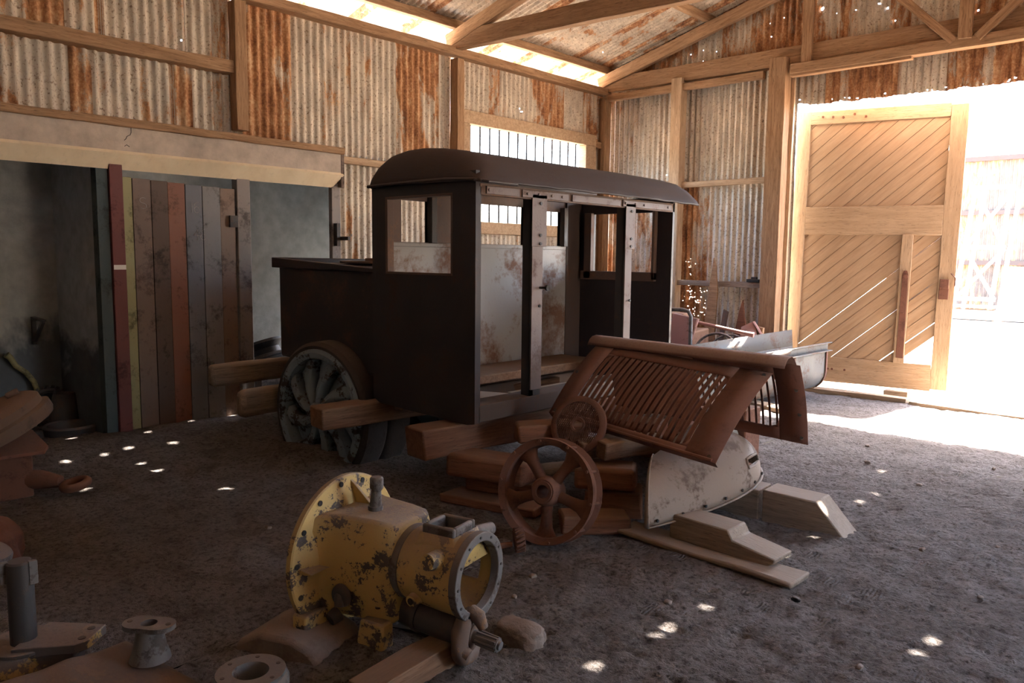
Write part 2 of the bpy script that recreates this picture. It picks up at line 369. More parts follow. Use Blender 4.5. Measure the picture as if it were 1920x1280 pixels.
def corr(mb, O, U, V, N, W, v0, v1, rust, holes=(), pitch=.085, amp=.015, seg=8, sheetw=.68, seed=1, lap=.004):
    """corrugated iron: ridges run along V, repeat along U. v0, v1: numbers or functions of u. rust: list of (u_end, amount)"""
    O, U, V, N = Vector(O), Vector(U), Vector(V), Vector(N); rnd = random.Random(seed)
    f0 = v0 if callable(v0) else (lambda u: v0); f1 = v1 if callable(v1) else (lambda u: v1)
    edges = []; u = 0
    if isinstance(rust, list):
        for e, a in rust: edges.append((u, min(e, W), a)); u = e
    else:
        while u < W - .02: edges.append((u, min(u + sheetw, W), rust(rnd))); u += sheetw
    for si, (a, b, am) in enumerate(edges):
        if b - a < .005: continue
        a, b = max(0, a - .022), min(W, b + .022); n = max(1, round((b - a) / pitch * seg)); lift = lap * (si % 2) + .002 * (si % 3); att = (am, rnd.random())
        def pt(u, v): return O + U * u + V * v + N * (amp * math.cos(2 * PI * u / pitch) + lift)
        us = [a + (b - a) * i / n for i in range(n + 1)]; vs = []; fs = []
        for u in us: vs += [pt(u, f0(u)), pt(u, f1(u))]
        for i in range(n):
            c0, c1 = us[i], us[i + 1]; cm = (c0 + c1) / 2
            cuts = sorted((hv - math.sqrt(r * r - (cm - hu) ** 2), hv + math.sqrt(r * r - (cm - hu) ** 2)) for hu, hv, r in holes if abs(cm - hu) < r)
            if not cuts: fs.append((2 * i, 2 * i + 2, 2 * i + 3, 2 * i + 1)); continue
            cur = f0(cm); top = f1(cm)
            for lo, hi in cuts + [(top, None)]:
                lo = min(lo, top)
                if lo > cur:
                    k = len(vs); vs += [pt(c0, cur), pt(c1, cur), pt(c1, lo), pt(c0, lo)]; fs.append((k, k + 1, k + 2, k + 3))
                if hi is None or hi >= top: break
                cur = max(cur, hi)
        mb.add(vs, fs, att)
    return mb

# ------------------------------------------------------------------ ground
XL, YB = -7.14, 9.81          # inner faces of the left and back walls
def gz(x, y):
    z = .014 * noise.noise((x * 1.7, y * 1.7, 0)) + .012 * noise.noise((x * 5, y * 5, 3)) + .020 * (.5 - abs(noise.noise((x * 9, y * 12, 7)))) - .01 + .009 * noise.noise((x * 25, y * 31, 9))
    z += .10 * math.exp(-((x + 6.9) / .55) ** 2) * (1 / (1 + math.exp((y - 4.9) * 3)))            # dust banked against the old doors
    z += .09 * math.exp(-((x + 5.5) / .55) ** 2 - ((y - 3.5) / .35) ** 2)                       # and around the sunken wheel
    z += .05 * math.exp(-((x + 2.6) / .5) ** 2 - ((y - 1.9) / .4) ** 2)
    return z
mb = MB()
def fgrid(x0, x1, y0, y1, st):
    nx, ny = round((x1 - x0) / st), round((y1 - y0) / st)
    mb.grid(lambda u, v: (x0 + (x1 - x0) * u, y0 + (y1 - y0) * v, gz(x0 + (x1 - x0) * u, y0 + (y1 - y0) * v)), nx, ny)
fgrid(-9.0, -3.0, -4.0, 9.9, .06); fgrid(-3.0, 0.6, 0.9, 6.9, .025); fgrid(-3.0, 0.6, 6.9, 9.9, .05); fgrid(0.6, 2.7, -4.0, 9.9, .15); fgrid(-3.0, 0.6, -4.0, 0.9, .15)
struct(obj('floor', mb, 'dirt', smooth=80), 'grey brown dirt floor with boot prints and dust')
mb = MB()
mb.grid(lambda u, v: (-60 + 120 * u, 9.9 + 90 * v, -.02 + .02 * noise.noise((u * 60, v * 45, 1))), 60, 45)
mb.grid(lambda u, v: (-60 + 51 * u, -30 + 39.9 * v, -.03), 4, 4); mb.grid(lambda u, v: (2.65 + 50 * u, -30 + 39.9 * v, -.02), 4, 4)
struct(obj('ground', mb, 'yard', smooth=80), 'sun bleached dirt yard outside the shed')

# ------------------------------------------------------------------ corrugated walls and roof
HZ = 4.05                     # wall plate
RZ = lambda x: 4.42 + .27 * (min(x, -4.7 - x) + 7.14)   # roof underside, ridge at x = -2.35
rng = random.Random(3)
mb = MB(); Yv, Zv, Xv = (0, 1, 0), (0, 0, 1), (1, 0, 0)
XW = XL - .06
up_holes = [(5.40, 3.92, .008), (5.40, 3.84, .009), (6.36, 3.56, .007)]
# left wall, bay beside the camera: rows above and below the girt
corr(mb, (XW, -3, 0), Yv, Zv, Xv, 6.85, 3.36, 4.06, [(1, .5), (2, .3), (3, .6), (4, .4), (4.55, .25), (5.06, .62), (5.42, .86), (5.6, .32), (5.68, .75), (6.30, .22), (6.42, .75), (6.85, .36)], up_holes, seed=4)
corr(mb, (XW + .006, -3, 0), Yv, Zv, Xv, 6.87, 2.66, 3.40, [(1, .4), (2, .6), (3, .3), (4, .5), (4.6, .4), (5.0, .85), (5.43, .20), (5.56, .72), (6.26, .26), (6.42, .72), (6.85, .28)], seed=5)
# bay behind the truck
corr(mb, (XW, 3.85, 0), Yv, Zv, Xv, 2.85, 2.66, 4.06, [(.10, .35), (.62, .76), (1.25, .33), (1.33, .68), (2.0, .30), (2.60, .82), (2.85, .42)], [(.2, 2.2, .01)], seed=6)
corr(mb, (XW + .006, 5.02, 0), Yv, Zv, Xv, 1.70, -.05, 2.70, [(.68, .27), (1.3, .3), (1.7, .45)],
     [(.30, 2.06, .010), (.17, 1.86, .014), (.27, 1.76, .010), (.36, 1.88, .012), (.40, 1.72, .008), (.28, 1.52, .009), (.24, 1.38, .010), (.08, 2.3, .008)], seed=7)
# bay with the barred window
corr(mb, (XW, 6.72, 0), Yv, Zv, Xv, 3.1, 3.36, 4.06, [(.62, .32), (.80, .74), (1.25, .30), (2.10, .66), (2.62, .36), (3.1, .74)], [(1.05, 3.62, .010), (1.2, 3.6, .012), (1.25, 3.57, .008)], seed=8)
corr(mb, (XW, 6.72, 0), Yv, Zv, Xv, 3.1, -.05, 2.06, [(.25, .7), (.95, .25), (1.6, .35), (2.3, .4), (3.1, .5)], [(.1, 1.75, .02), (.16, 1.8, .015)], seed=9)
corr(mb, (XW, 9.40, 0), Yv, Zv, Xv, .42, 2.0, 3.40, [(.42, .78)], seed=10)
struct(obj('wall_left', mb, 'corr', smooth=60), 'left wall of rusty corrugated iron sheets')

# back wall: full height to the door post, gable above, ragged strip over the door opening
mb = MB(); YW = YB + .08
gab = [(rng.uniform(2.2, 3.6), rng.uniform(4.35, 4.9), .006) for _ in range(7)] + [(rng.uniform(.5, 2.2), rng.uniform(4.30, 4.5), .006) for _ in range(6)]
gab += [(3.96, 4.56, .012), (3.86, 4.63, .010), (4.05, 4.4, .009), (3.2, 4.7, .02), (4.9, 4.35, .01)]
low = [(rng.gauss(1.62, .10), rng.uniform(.75, 1.25), rng.uniform(.004, .008)) for _ in range(46)] + [(rng.gauss(1.50, .03), rng.uniform(1.0, 1.65), .006) for _ in range(16)]
low += [(1.07, 2.83, .009)]
corr(mb, (XL - .05, YW, 0), Xv, Zv, (0, -1, 0), 2.95, 2.64, 4.06, [(.18, .45), (.72, .3), (1.15, .12), (1.42, .42), (2.12, .12), (2.95, .18)], low, seed=11)
corr(mb, (XL - .05, YW + .006, 0), Xv, Zv, (0, -1, 0), 2.95, -.05, 2.68, [(.6, .6), (1.2, .66), (1.80, .70), (2.5, .24), (2.95, .36)], low, seed=12)
corr(mb, (XL - .05, YW + .006, 0), Xv, Zv, (0, -1, 0), 9.69, 4.0, lambda u: RZ(XL - .05 + u) + .02, [(.6, .7), (1.25, .74), (1.85, .60), (2.45, .72), (3.15, .80), (3.40, .76), (4.02, .45), (4.2, .72), (4.75, .42), (5.4, .66), (6.1, .8), (6.8, .6), (7.6, .5), (8.4, .7), (9.69, .5)], gab, seed=13)
rag = lambda u: 3.56 + .03 * noise.noise((u * 6, 0, 0)) + .012 * noise.noise((u * 31, 4, 0)) - .01 * u + (.02 if u < .3 else 0)
rh = [(rng.uniform(.05, 2.6), 0, rng.uniform(.0055, .009)) for _ in range(13)]
rh = [(a, rag(a) + .012 + rng.uniform(0, .04), r) for a, _, r in rh]
corr(mb, (-4.30, YW, 0), Xv, Zv, (0, -1, 0), 3.95, rag, 4.04, [(.42, .40), (.66, .60), (1.25, .88), (1.72, .30), (1.85, .6), (2.3, .88), (2.75, .9), (3.3, .6), (3.95, .5)], rh, seed=14)
corr(mb, (-.42, YW, 0), Xv, Zv, (0, -1, 0), 2.97, -.05, 4.06, lambda r: r.uniform(.2, .7), seed=15)
struct(obj('wall_back', mb, 'corr', smooth=60), 'gable end wall of rusty corrugated iron above and beside the big doorway')
mb = MB()
corr(mb, (2.5, -4, 0), Yv, Zv, (-1, 0, 0), 7.6, -.05, 4.06, lambda r: r.uniform(.2, .6), seed=16)
corr(mb, (2.5, 3.6, 0), Yv, Zv, (-1, 0, 0), 1.4, 2.1, 4.06, lambda r: r.uniform(.2, .6), seed=46)  # strip over an added, unseen opening that brightens the interior
corr(mb, (2.5, 5.0, 0), Yv, Zv, (-1, 0, 0), 4.9, -.05, 4.06, lambda r: r.uniform(.2, .6), seed=47)
struct(obj('wall_right', mb, 'corr', smooth=60), 'right wall of corrugated iron')
mb = MB()
corr(mb, (-9.3, -4.0, 0), Xv, Zv, (0, 1, 0), 11.8, -.05, lambda u: RZ(-9.3 + u) if -9.3 + u > -7.2 else 3.9, lambda r: r.uniform(.2, .6), seed=17)
struct(obj('wall_front', mb, 'corr', smooth=60), 'front gable wall of corrugated iron')

# roof; nail holes and rust holes let thin beams of sun through
spots = [(-7.14, 2.21), (-6.89, 2.73), (-7.03, 3.18), (-6.49, 1.97), (-6.51, 2.26), (-6.55, 2.46), (-6.18, 2.43), (-5.96, 2.47), (-6.49, 2.79), (-5.91, 2.74), (-5.79, 1.9),
         (-5.16, 2.60), (-5.13, 2.62), (-1.8, 2.46), (-1.76, 2.86), (-1.76, 2.97), (-1.74, 3.27), (-1.75, 4.16), (-1.94, 6.45), (-1.77, 5.76), (-1.79, 5.51), (-.85, 3.64), (-.87, 3.49), (-.83, 3.86)]
lit = [(x, y, 0) for x, y in spots] + [(-1.69, 3.76, .13), (-1.73, 4.71, .2), (-4.14, 4.78, 2.33), (-4.10, 5.17, 2.33), (-4.12, 5.22, 2.33), (-7.12, 3.76, .18)]
def roof_at(x, y, z):
    h = 4.5
    for _ in range(5): px, py = x + .09 * (h - z), y + .57 * (h - z); h = RZ(px) + .02
    return px, py
sl = Vector((1, 0, .27)).normalized()
sides = {'l': [], 'r': []}
for x, y, z in lit:
    px, py = roof_at(x, y, z); r = .019 if x > -3 else .021
    if z == .18: r = .022
    if px < -2.35: sides['l'].append((py + 4.6, (px + 7.85) / sl.x, r))
    else: sides['r'].append((py + 4.6, (3.15 - px) / sl.x, r))
for q in range(10): sides['l'].append((rng.uniform(11.5, 14.2), rng.uniform(.9, 4.5), .0055))
mb = MB(); z0 = RZ(-7.85)
LR = 5.5 / sl.x
rr = random.Random(21)
def roof_rust(n, W):
    o = []; u = 0
    while u < W: o += [(u + .56, rr.choice((.28, .34, .40, .30))), (u + .68, rr.choice((.9, .8, .5, .85)))]; u += .68
    return o
corr(mb, (-7.85, -4.6, z0), Yv, sl, (0, 0, -1), 14.75, 0, LR, roof_rust(1, 14.75), sides['l'], seed=18)
corr(mb, (3.15, -4.6, z0), Yv, Vector((-1, 0, .27)).normalized(), (0, 0, -1), 14.75, 0, LR, roof_rust(1, 14.75), sides['r'], seed=19)
struct(obj('ceiling', mb, 'corr_roof', smooth=60), 'underside of the corrugated iron roof with pinholes of daylight')

# ------------------------------------------------------------------ timber frame of the shed
for y, lb in ((-2.2, None), (.8, None), (3.86, 'wall post of the left wall beside the plaster lintel'), (6.70, 'wall post of the left wall left of the barred window'), (9.72, 'corner post of the left wall')):
    b = 2.81 if y == 3.86 else 0
    trim((XL + .04, y, b), (XL + .04, y, 4.0), .12, .13, up=(1, 0, 0), label=lb)
trim((XL + .03, -4, 4.07), (XL + .03, 9.8, 4.07), .13, .10, label='long wall plate along the top of the left wall')
trim((XL + .0, -4, 3.385), (XL + .0, 3.80, 3.385), .15, .11, label='girt along the middle of the upper left wall')
trim((XL + .02, -4, 2.775), (XL + .02, 5.02, 2.735), .17, .065, label='ledge board along the top of the plaster lintel')
trim((XL - .0, 5.04, 2.655), (XL - .0, 6.64, 2.655), .07, .075, 'frame_pale', label='short pale girt behind the cab roof')
trim((XL - .0, 6.76, 1.0), (XL - .0, 9.7, 1.0), .07, .08, label='low girt under the barred window')
trim((XL + .0, 9.5, 3.30), (XL + .0, 9.68, 3.30), .10, .09, label='stub of girt between window frame and corner post')
# eave purlins and upper purlins
for x, y0 in ((-7.08, -4.5), (-5.45, -4.5), (-3.85, -4.5), (-2.42, -4.5), (-2.28, -4.5), (-.85, -4.5), (.75, -4.5), (2.38, -4.5)):
    trim((x, y0, RZ(x) - .055), (x, 9.86, RZ(x) - .055), .075, .10, label='roof purlin resting on the trusses')
# trusses: tie, rafters, king post, webs
def truss(y, main=False):
    dz = 0 if not main else -.10
    trim((-7.22, y, 4.20), (-2.35, y, 4.18 + dz), .11, .20, label='sloping tie beam of the roof truss' if main else 'tie beam of a roof truss')
    trim((-2.35, y, 4.18 + dz), (2.52, y, 4.20), .11, .20)
    for s in (-1, 1):
        e = -2.35 + s * 4.86
        trim((e, y - .02, RZ(e) - .20), (-2.35, y - .02, RZ(-2.35) - .20), .09, .16, label='rafter of the roof truss')
    trim((-2.35, y + .01, 4.2), (-2.35, y + .01, RZ(-2.35) - .2), .09, .12)
    for s in (-1, 1): trim((-2.35 + s * .1, y + .01, 4.28), (-2.35 + s * 2.0, y + .01, RZ(-2.35 + s * 2.0) - .24), .06, .09)
truss(6.68, True); truss(3.80); truss(.8); truss(-2.2)
# gable truss against the back wall
trim((-7.2, 9.76, 4.18), (-2.35, 9.74, 4.14), .10, .22, label='deep tie beam along the back wall'); trim((-2.35, 9.74, 4.14), (2.52, 9.76, 4.18), .10, .22)
for s in (-1, 1):
    e = -2.35 + s * 4.86
    trim((e, 9.70, RZ(e) - .20), (-2.35, 9.70, RZ(-2.35) - .20), .08, .16, label='rafter along the back gable')
trim((-7.1, 9.72, 3.985), (-4.62, 9.72, 3.975), .09, .09, label='plate under the tie beam of the back wall')
trim((-4.24, 9.66, 3.97), (-.3, 9.66, 3.97), .12, .12, label='header timber over the doorway')
trim((-4.24, 9.66, 3.905), (-2.86, 9.66, 3.905), .09, .05, label='splice board under the header timber')
trim((-4.06, 9.66, 4.03), (-4.06, 9.66, 4.95), .05, .13, up=(1, 0, 0), label='upright web board on the back gable')
trim((-2.33, 9.60, 4.0), (-2.33, 9.60, 5.4), .06, .13, up=(1, 0, 0), label='upright king post over the doorway')
trim((-2.44, 9.61, 4.0), (-3.55, 9.61, 5.1), .05, .09, label='slanting web board left of the king post')
trim((-2.22, 9.61, 3.99), (-1.1, 9.61, 5.0), .05, .09, label='slanting web board right of the king post')
# posts and girts of the back wall
trim((-5.86, 9.73, 0), (-5.86, 9.73, 4.10), .16, .16, 'frame_pale', up=(1, 0, 0), label='pale upright post of the back wall')
trim((-4.40, 9.70, 0), (-4.40, 9.70, 4.14), .20, .22, up=(1, 0, 0), label='broad doorway post of the back wall')
trim((-4.27, 9.80, .3), (-4.27, 9.80, 3.95), .05, .05, 'frame_pale', up=(1, 0, 0), label='splintered strip on the doorway post')
trim((-7.08, 9.66, 0), (-7.08, 9.66, 3.95), .06, .08, up=(1, 0, 0))
trim((-6.98, 9.76, 2.69), (-5.95, 9.76, 2.69), .06, .075, 'frame_pale', label='pale girt left of the upright post'); trim((-5.78, 9.76, 2.66), (-4.50, 9.76, 2.66), .06, .075, 'frame_pale', label='pale girt between the two posts')
trim((-6.98, 9.76, 1.31), (-5.95, 9.76, 1.31), .06, .07); trim((-5.78, 9.74, 1.31), (-4.50, 9.74, 1.31), .08, .07, 'sleeper_grey', label='grey low girt between the two posts')
trim((-.36, 9.70, 0), (-.36, 9.70, 4.1), .2, .2, up=(1, 0, 0))
# worn threshold timbers in the ground
trim((-4.3, 9.80, .0), (-2.7, 9.76, .01), .16, .09, 'door_wood', label='worn threshold timber set in the doorway')
trim((-2.68, 9.72, .0), (-1.0, 9.70, -.01), .14, .07, 'door_wood', label='splintered right end of the threshold timber', rough=.014)

# window with frame and bars
wn = bpy.data.objects.new('window_1', None); COL.objects.link(wn); wn.matrix_basis = Matrix.Translation((XL, 8.06, 2.08)); WM['window_1'] = wn.matrix_basis.copy(); struct(wn, 'wide barred window opening in the left wall')
mb = MB()
for y0, y1, za, zb in ((6.80, 9.50, 3.27, 3.43), (6.80, 6.91, 2.06, 3.27), (9.26, 9.50, 2.06, 3.27)):
    mb.box(XL - .09, XL + .05, y0, y1, za, zb)
mb.box(XL - .12, XL + .07, 6.80, 9.50, 1.93, 2.08)
obj('window_frame', mb, 'frame_pale', wn, bevel=.006)
mb = MB()
for i in range(13): mb.tube([(XL - .04, 6.99 + i * .178, 2.06), (XL - .04, 6.99 + i * .178, 3.28)], .012, 6)
obj('window_bars', mb, 'grease', wn)

# ------------------------------------------------------------------ plaster alcoves on the left
mb = MB()
mb.prism([(XL + .06, 2.735), (XL + .06, 2.50), (XL - .02, 2.40), (XL - .10, 2.40), (XL - .10, 2.735)], 'y', -4, 5.0)
lintel = obj('wall_lintel', mb, 'plaster_lintel', bevel=.004); struct(lintel, 'long dusty plaster lintel over the alcoves')
mb = MB(); mb.hexa([(XL + .075, -4, 2.485), (XL + .06, -4, 2.51), (XL + .06, 5.01, 2.51), (XL + .075, 5.02, 2.485), (XL - .005, -4, 2.355), (XL - .02, -4, 2.37), (XL - .02, 4.92, 2.37), (XL - .005, 4.92, 2.355)])
_tr[0] += 1; struct(obj('trim_%d' % _tr[0], mb, 'cream'), 'long slanting cream board under the plaster lintel')
mb = MB(); mb.box(XL - .12, XL + .065, 4.99, 5.03, 2.36, 2.74)
_tr[0] += 1; struct(obj('trim_%d' % _tr[0], mb, 'board_brown', bevel=.004), 'brown end board of the plaster lintel')
mb = MB(); mb.box(-8.42, -8.30, -4, 2.585, -.05, 2.72); struct(obj('wall_annex_left', mb, 'plaster_low_dark'), 'grey plaster wall, darker towards the bottom, at the back of the left alcove')
mb = MB(); mb.box(-8.42, -8.30, 2.585, 7.5, -.05, 2.72); struct(obj('wall_annex', mb, 'plaster'), 'stained grey plaster wall at the back of the alcoves')
mb = MB(); mb.box(-8.30, XL - .08, 2.58, 2.66, -.05, 2.5); struct(obj('wall_partition', mb, 'plaster_dark'), 'sooty plaster partition beside the red post')
mb = MB(); mb.box(-8.42, XL - .07, 6.6, 6.7, 1.75, 2.72); mb.box(XL - .12, XL - .07, 5.03, 6.7, -.05, 2.72); struct(obj('wall_annex_end', mb, 'plaster'), 'grey plaster end wall of the right alcove')  # left open below: added unseen gap lets daylight into the alcove
mb = MB(); mb.box(-8.42, XL - .07, -4, 6.7, 2.66, 2.73); struct(obj('ceiling_annex', mb, 'plaster_dark'), 'dark ceiling of the alcoves')
mb = MB(); mb.box(XL - .06, XL, 4.91, 5.02, -.02, 2.40)
po = obj('wooden_post', mb, 'post_grey', bevel=.006); tag(po, 'grey wooden post with scribbled marks at the right end of the alcoves', 'post')
mb = MB(); mb.box(XL, XL + .06, 4.93, 4.97, 1.74, 1.98); mb.box(XL + .0, XL + .20, 4.97, 5.0, 1.80, 1.84); obj('latch', mb, 'grease', po)
mb = MB()
mb.box(XL - .08, XL + .02, 2.66, 2.77, -.02, 2.42)
mbt = MB(); mbt.box(XL - .12, XL - .005, 2.56, 2.655, -.02, 2.40); tag(obj('wooden_post', mbt, 'teal', bevel=.004), 'narrow dark teal post against the left side of the red post', 'post')
rp = obj('wooden_post', mb, 'board_red', bevel=.006); tag(rp, 'dark red painted post between sooty plaster and the plank door', 'post')
mb = MB(); mb.box(XL + .02, XL + .026, 2.665, 2.765, 1.50, 1.54); obj('white_band', mb, 'white_board', rp)
mb = MB(); mb.box(XL - .10, XL, 3.83, 3.97, -.02, 2.40); gp = obj('wooden_post', mb, 'post_grey', bevel=.008); tag(gp, 'grey square post at the right edge of the plank door', 'post')
# plank door, each board another worn colour
pd = thing('plank_door', 'old plank door of boards in yellow, brown, red and blue grey', 'door', (XL - .02, 3.3, 0))
ys = [2.775, 2.86, 3.02, 3.17, 3.33, 3.49, 3.665, 3.82]
for i, m in enumerate(('board_yellow', 'board_brown', 'board_dark', 'board_rust', 'board_blue', 'board_grey', 'board_tan')):
    mb = MB(); t = 2.30 - .006 * i; mb.box(XL - .05 + .003 * (i % 3), XL - .02 + .004 * (i % 3), ys[i] + .002, ys[i + 1] - .002, 0, t)
    o = obj('board', mb, m, pd, bevel=.003); o['label'] = ('narrow yellow', 'grey brown', 'dark brown', 'rusty red', 'blue grey', 'weathered grey', 'tan')[i] + ' board'
mb = MB(); mb.box(XL - .012, XL + .012, 3.75, 3.828, 1.90, 2.01); obj('latch', mb, 'grease', pd)
def chalk(name, strokes, y, z, h, m, parent, x=XL + .004, r=.0022):
    mb = MB()
    for st in strokes: mb.tube([(x, y + a * h, z + b * h) for a, b in st], r, 4)
    return obj(name, mb, m, parent)
arc = lambda cx, cy, rx, ry, a0, a1, n=10: [(cx + rx * math.cos(R_(a0 + (a1 - a0) * i / n)), cy + ry * math.sin(R_(a0 + (a1 - a0) * i / n))) for i in range(n + 1)]
S_ = [arc(.3, .75, .28, .24, 30, 270) + arc(.3, .27, .28, .24, 90, -150)]
six = lambda o: [arc(o + .55, .55, .50, .45, 100, 180) + arc(o + .30, .28, .26, .27, 180, 540, 14)]
chalk('chalk_mark', S_, 2.91, 2.03, .10, 'chalk', pd)
chalk('chalk_mark', [[(.1, 0), (.1, 1)]] + six(.25), 3.37, 2.02, .10, 'chalk', pd); chalk('chalk_mark', [[(.35, 0), (.35, 1), (0, .4), (.55, .4)]] + six(.6), 3.39, 1.77, .10, 'chalk', pd)
chalk('chalk_mark', [arc(.2, .2, .2, .2, 0, 360, 12), arc(.25, .75, .22, .2, 20, 330, 12), arc(.2, -.35, .2, .22, 0, 300, 12)], 4.94, 1.60, .09, 'chalk', po, XL + .002)
chalk('crack', [[(0, 0), (.12, .12), (.2, .3), (.42, .42), (.5, .62), (.5, 1)], [(.0, -.42), (.15, -.3), (.35, -.42)]], 2.78, 2.60, .12, 'black', lintel, XL + .060, .0035)
mb = MB(); mb.box(XL - .10, XL - .05, 2.79, 3.8, .5, .6); mb.box(XL - .10, XL - .05, 2.79, 3.8, 1.8, 1.9); obj('ledge', mb, 'board_dark', pd)

# ------------------------------------------------------------------ big door leaf swung outwards
def clip(poly, edges):
    for (nx, ny, d) in edges:          # keep nx*x + ny*y <= d
        o = []
        for i in range(len(poly)):
            a, b = poly[i], poly[(i + 1) % len(poly)]; da = nx * a[0] + ny * a[1] - d; db = nx * b[0] + ny * b[1] - d
            if da <= 0: o.append(a)
            if (da < 0) != (db < 0) and abs(da - db) > 1e-9:
                t = da / (da - db); o.append((a[0] + (b[0] - a[0]) * t, a[1] + (b[1] - a[1]) * t))
        poly = o
        if len(poly) < 3: return []
    return poly
dmw = Matrix.Translation((-4.33, 10.06, .07)) @ Matrix.Rotation(R_(11.5), 4, 'Z') @ Matrix.Rotation(R_(.6), 4, 'Y')
DW, DH = 1.90, 3.44
dr = bpy.data.objects.new('door_1', None); COL.objects.link(dr); dr.matrix_basis = dmw; WM['door_1'] = dmw; struct(dr, 'tall wooden door leaf of slanting boards swung open outwards')
def dpart(name, x0, x1, z0, z1, y0=-.03, y1=.03, m='door_wood', vert=False):
    a, b = (Vector((x0, 0, (z0 + z1) / 2)), Vector((x1, 0, (z0 + z1) / 2))) if not vert else (Vector(((x0 + x1) / 2, 0, z0)), Vector(((x0 + x1) / 2, 0, z1)))
    ym = (y0 + y1) / 2; a.y = b.y = ym; R3 = dmw.to_3x3()
    return beam(name, dmw @ a, dmw @ b, (y1 - y0), (z1 - z0) if not vert else (x1 - x0), m, dr, up=R3 @ (Vector((0, 0, 1)) if not vert else Vector((1, 0, 0))), rough=.003, bevel=.005)
dpart('stile', 0, .16, 0, DH, vert=True); dpart('stile', DW - .18, DW, .04, DH - .02, vert=True)
dpart('top_rail', .16, DW - .18, DH - .16, DH); dpart('middle_rail', .16, DW - .18, 1.90, 2.25); dpart('bottom_rail', .16, DW - .18, .02, .34)
pr = random.Random(5)
def panel(x0, x1, z0, z1, broken=False):
    mb = MB(); an = R_(42); c, s = math.cos(an), math.sin(an); w = .127; k = -20
    while k < 40:
        d0, d1 = k * w - .004, (k + 1) * w + .004
        big = [(x0, z0), (x1, z0), (x1, z1), (x0, z1)]
        gap = 0
        if broken:                                # boards shrunk apart or fallen out near the free lower corner
            if k in (1, -2, -5): gap = {1: .0105, -2: .0095, -5: .015}[k]
        e = [(-s, c, d1 - gap), (s, -c, -d0)]
        if broken and k <= -6: e.append((1, 0, x0 + .98 + .05 * (k + 6)))
        if broken and k == -7: e.append((1, 0, x0 + .86))
        q = clip(big, e)
        if q:
            mb.prism(q, 'y', .006, .014)
            q2 = clip(q, [(-s, c, d1 - .007 - gap), (s, -c, -d0 - .007)])
            if q2: yy = pr.uniform(-.002, .002); mb.prism(q2, 'y', -.008 + yy, .006)
        k += 1
    o = obj('boards', mb, 'door_panel', dr, dmw, world=False if False else True)
    return o
M['door_panel'] = None
k = NT('sun_bleached_slanting_boards'); v0 = k.coord((1, 1, 1))
mp = k.n('Mapping'); k.l(v0, mp.inputs[0]); mp.inputs['Rotation'].default_value = (0, R_(42), 0); mp2 = k.n('Mapping'); k.l(mp.outputs[0], mp2.inputs[0]); mp2.inputs['Scale'].default_value = (1.0, 9, 9)
n1 = k.noise(mp2.outputs[0], 2.6, 6, .65, .5); n2 = k.noise(v0, 2.5, 3, .6)
c = k.mix(k.ramp(n1, [(.35, 0), (.66, 1)]), (.32, .22, .14), (.43, .31, .205)); c = k.mix(k.math('MULTIPLY', n2, .45), c, (.29, .19, .12))
M['door_panel'] = k.out(c, .85, 0, k.bump(n1, .4, .005), .2)
panel(.16, DW - .18, 2.25, DH - .16); panel(.16, DW - .18, .34, 1.90, True)
dpart('brace', 1.30, 1.42, .34, 1.90, -.055, -.012, vert=True)
mb = MB(); mb.prism([(1.33, .40), (1.41, .40), (1.40, 1.42), (1.385, 1.47), (1.35, 1.47), (1.335, 1.42)], 'y', -.064, -.056)
for z in (.72, .95, 1.15, .55): mb.disc(.008, 0, .008, Matrix.Translation((1.37, -.064, z)) @ Matrix.Rotation(PI / 2, 4, 'X'), 10)
mb.disc(.025, 0, .02, Matrix.Translation((1.37, -.064, 1.40)) @ Matrix.Rotation(PI / 2, 4, 'X'), 14)
obj('iron_strap', mb, 'rust', dr, dmw, bevel=.002)
mb = MB(); mb.box(1.74, 1.84, -.05, -.03, 1.14, 1.27); mb.box(1.745, 1.835, -.062, -.03, 1.27, 1.38); mb.tube([(1.85, -.04, 1.45), (1.90, -.05, 1.40), (1.90, -.05, 1.30)], .007, 6)
obj('hasp', mb, 'rust', dr, dmw, bevel=.003)
mb = MB()
for x in (.3, .42, .54, .67, .80): mb.disc(.014, 0, .012, Matrix.Translation((x, -.03, DH - .08 + .02 * math.sin(x * 30))) @ Matrix.Rotation(PI / 2, 4, 'X'), 10)
for x in (.30, .55, .60, .75): mb.disc(.014, 0, .01, Matrix.Translation((x, -.03, .19)) @ Matrix.Rotation(PI / 2, 4, 'X'), 10)
obj('bolt_heads', mb, 'rust', dr, dmw)
mb = MB(); mb.box(-.14, .02, -.02, .02, 2.30, 2.34); mb.box(-.14, .02, -.02, .02, .95, .98); obj('hinge', mb, 'grease', dr, dmw)
beam('timber_block', (-3.05, 10.05, .03), (-2.80, 10.10, .03), .14, .10, 'door_wood'); tag(bpy.data.objects['timber_block'], 'pale timber block wedged under the open door leaf', 'timber')

# ------------------------------------------------------------------ the derelict truck: cab, tank and sunken wheel
tk = thing('derelict_truck', 'stripped dark truck cab with arched roof, rear tank and sunken blue wheel', 'truck', (-4.2, 4.8, 0))
XF, XR, YN, YF = -3.65, -4.70, 3.61, 6.05
def plate_with_hole(mb, axis, pos0, pos1, outer, holes):
    """flat sheet in a wall plane, split into boxes round rectangular openings. outer (a0,a1,z0,z1)"""
    a0, a1, z0, z1 = outer; hs = sorted(holes); xs = sorted({a0, a1} | {h[0] for h in hs} | {h[1] for h in hs})
    for i in range(len(xs) - 1):
        u0, u1 = xs[i], xs[i + 1]; um = (u0 + u1) / 2; cz = z0
        for h in [h for h in hs if h[0] < um < h[1]] + [(0, 0, z1, z1)]:
            if h[2] > cz:
                if axis == 'y': mb.box(u0, u1, pos0, pos1, cz, h[2])
                else: mb.box(pos0, pos1, u0, u1, cz, h[2])
            cz = h[3]
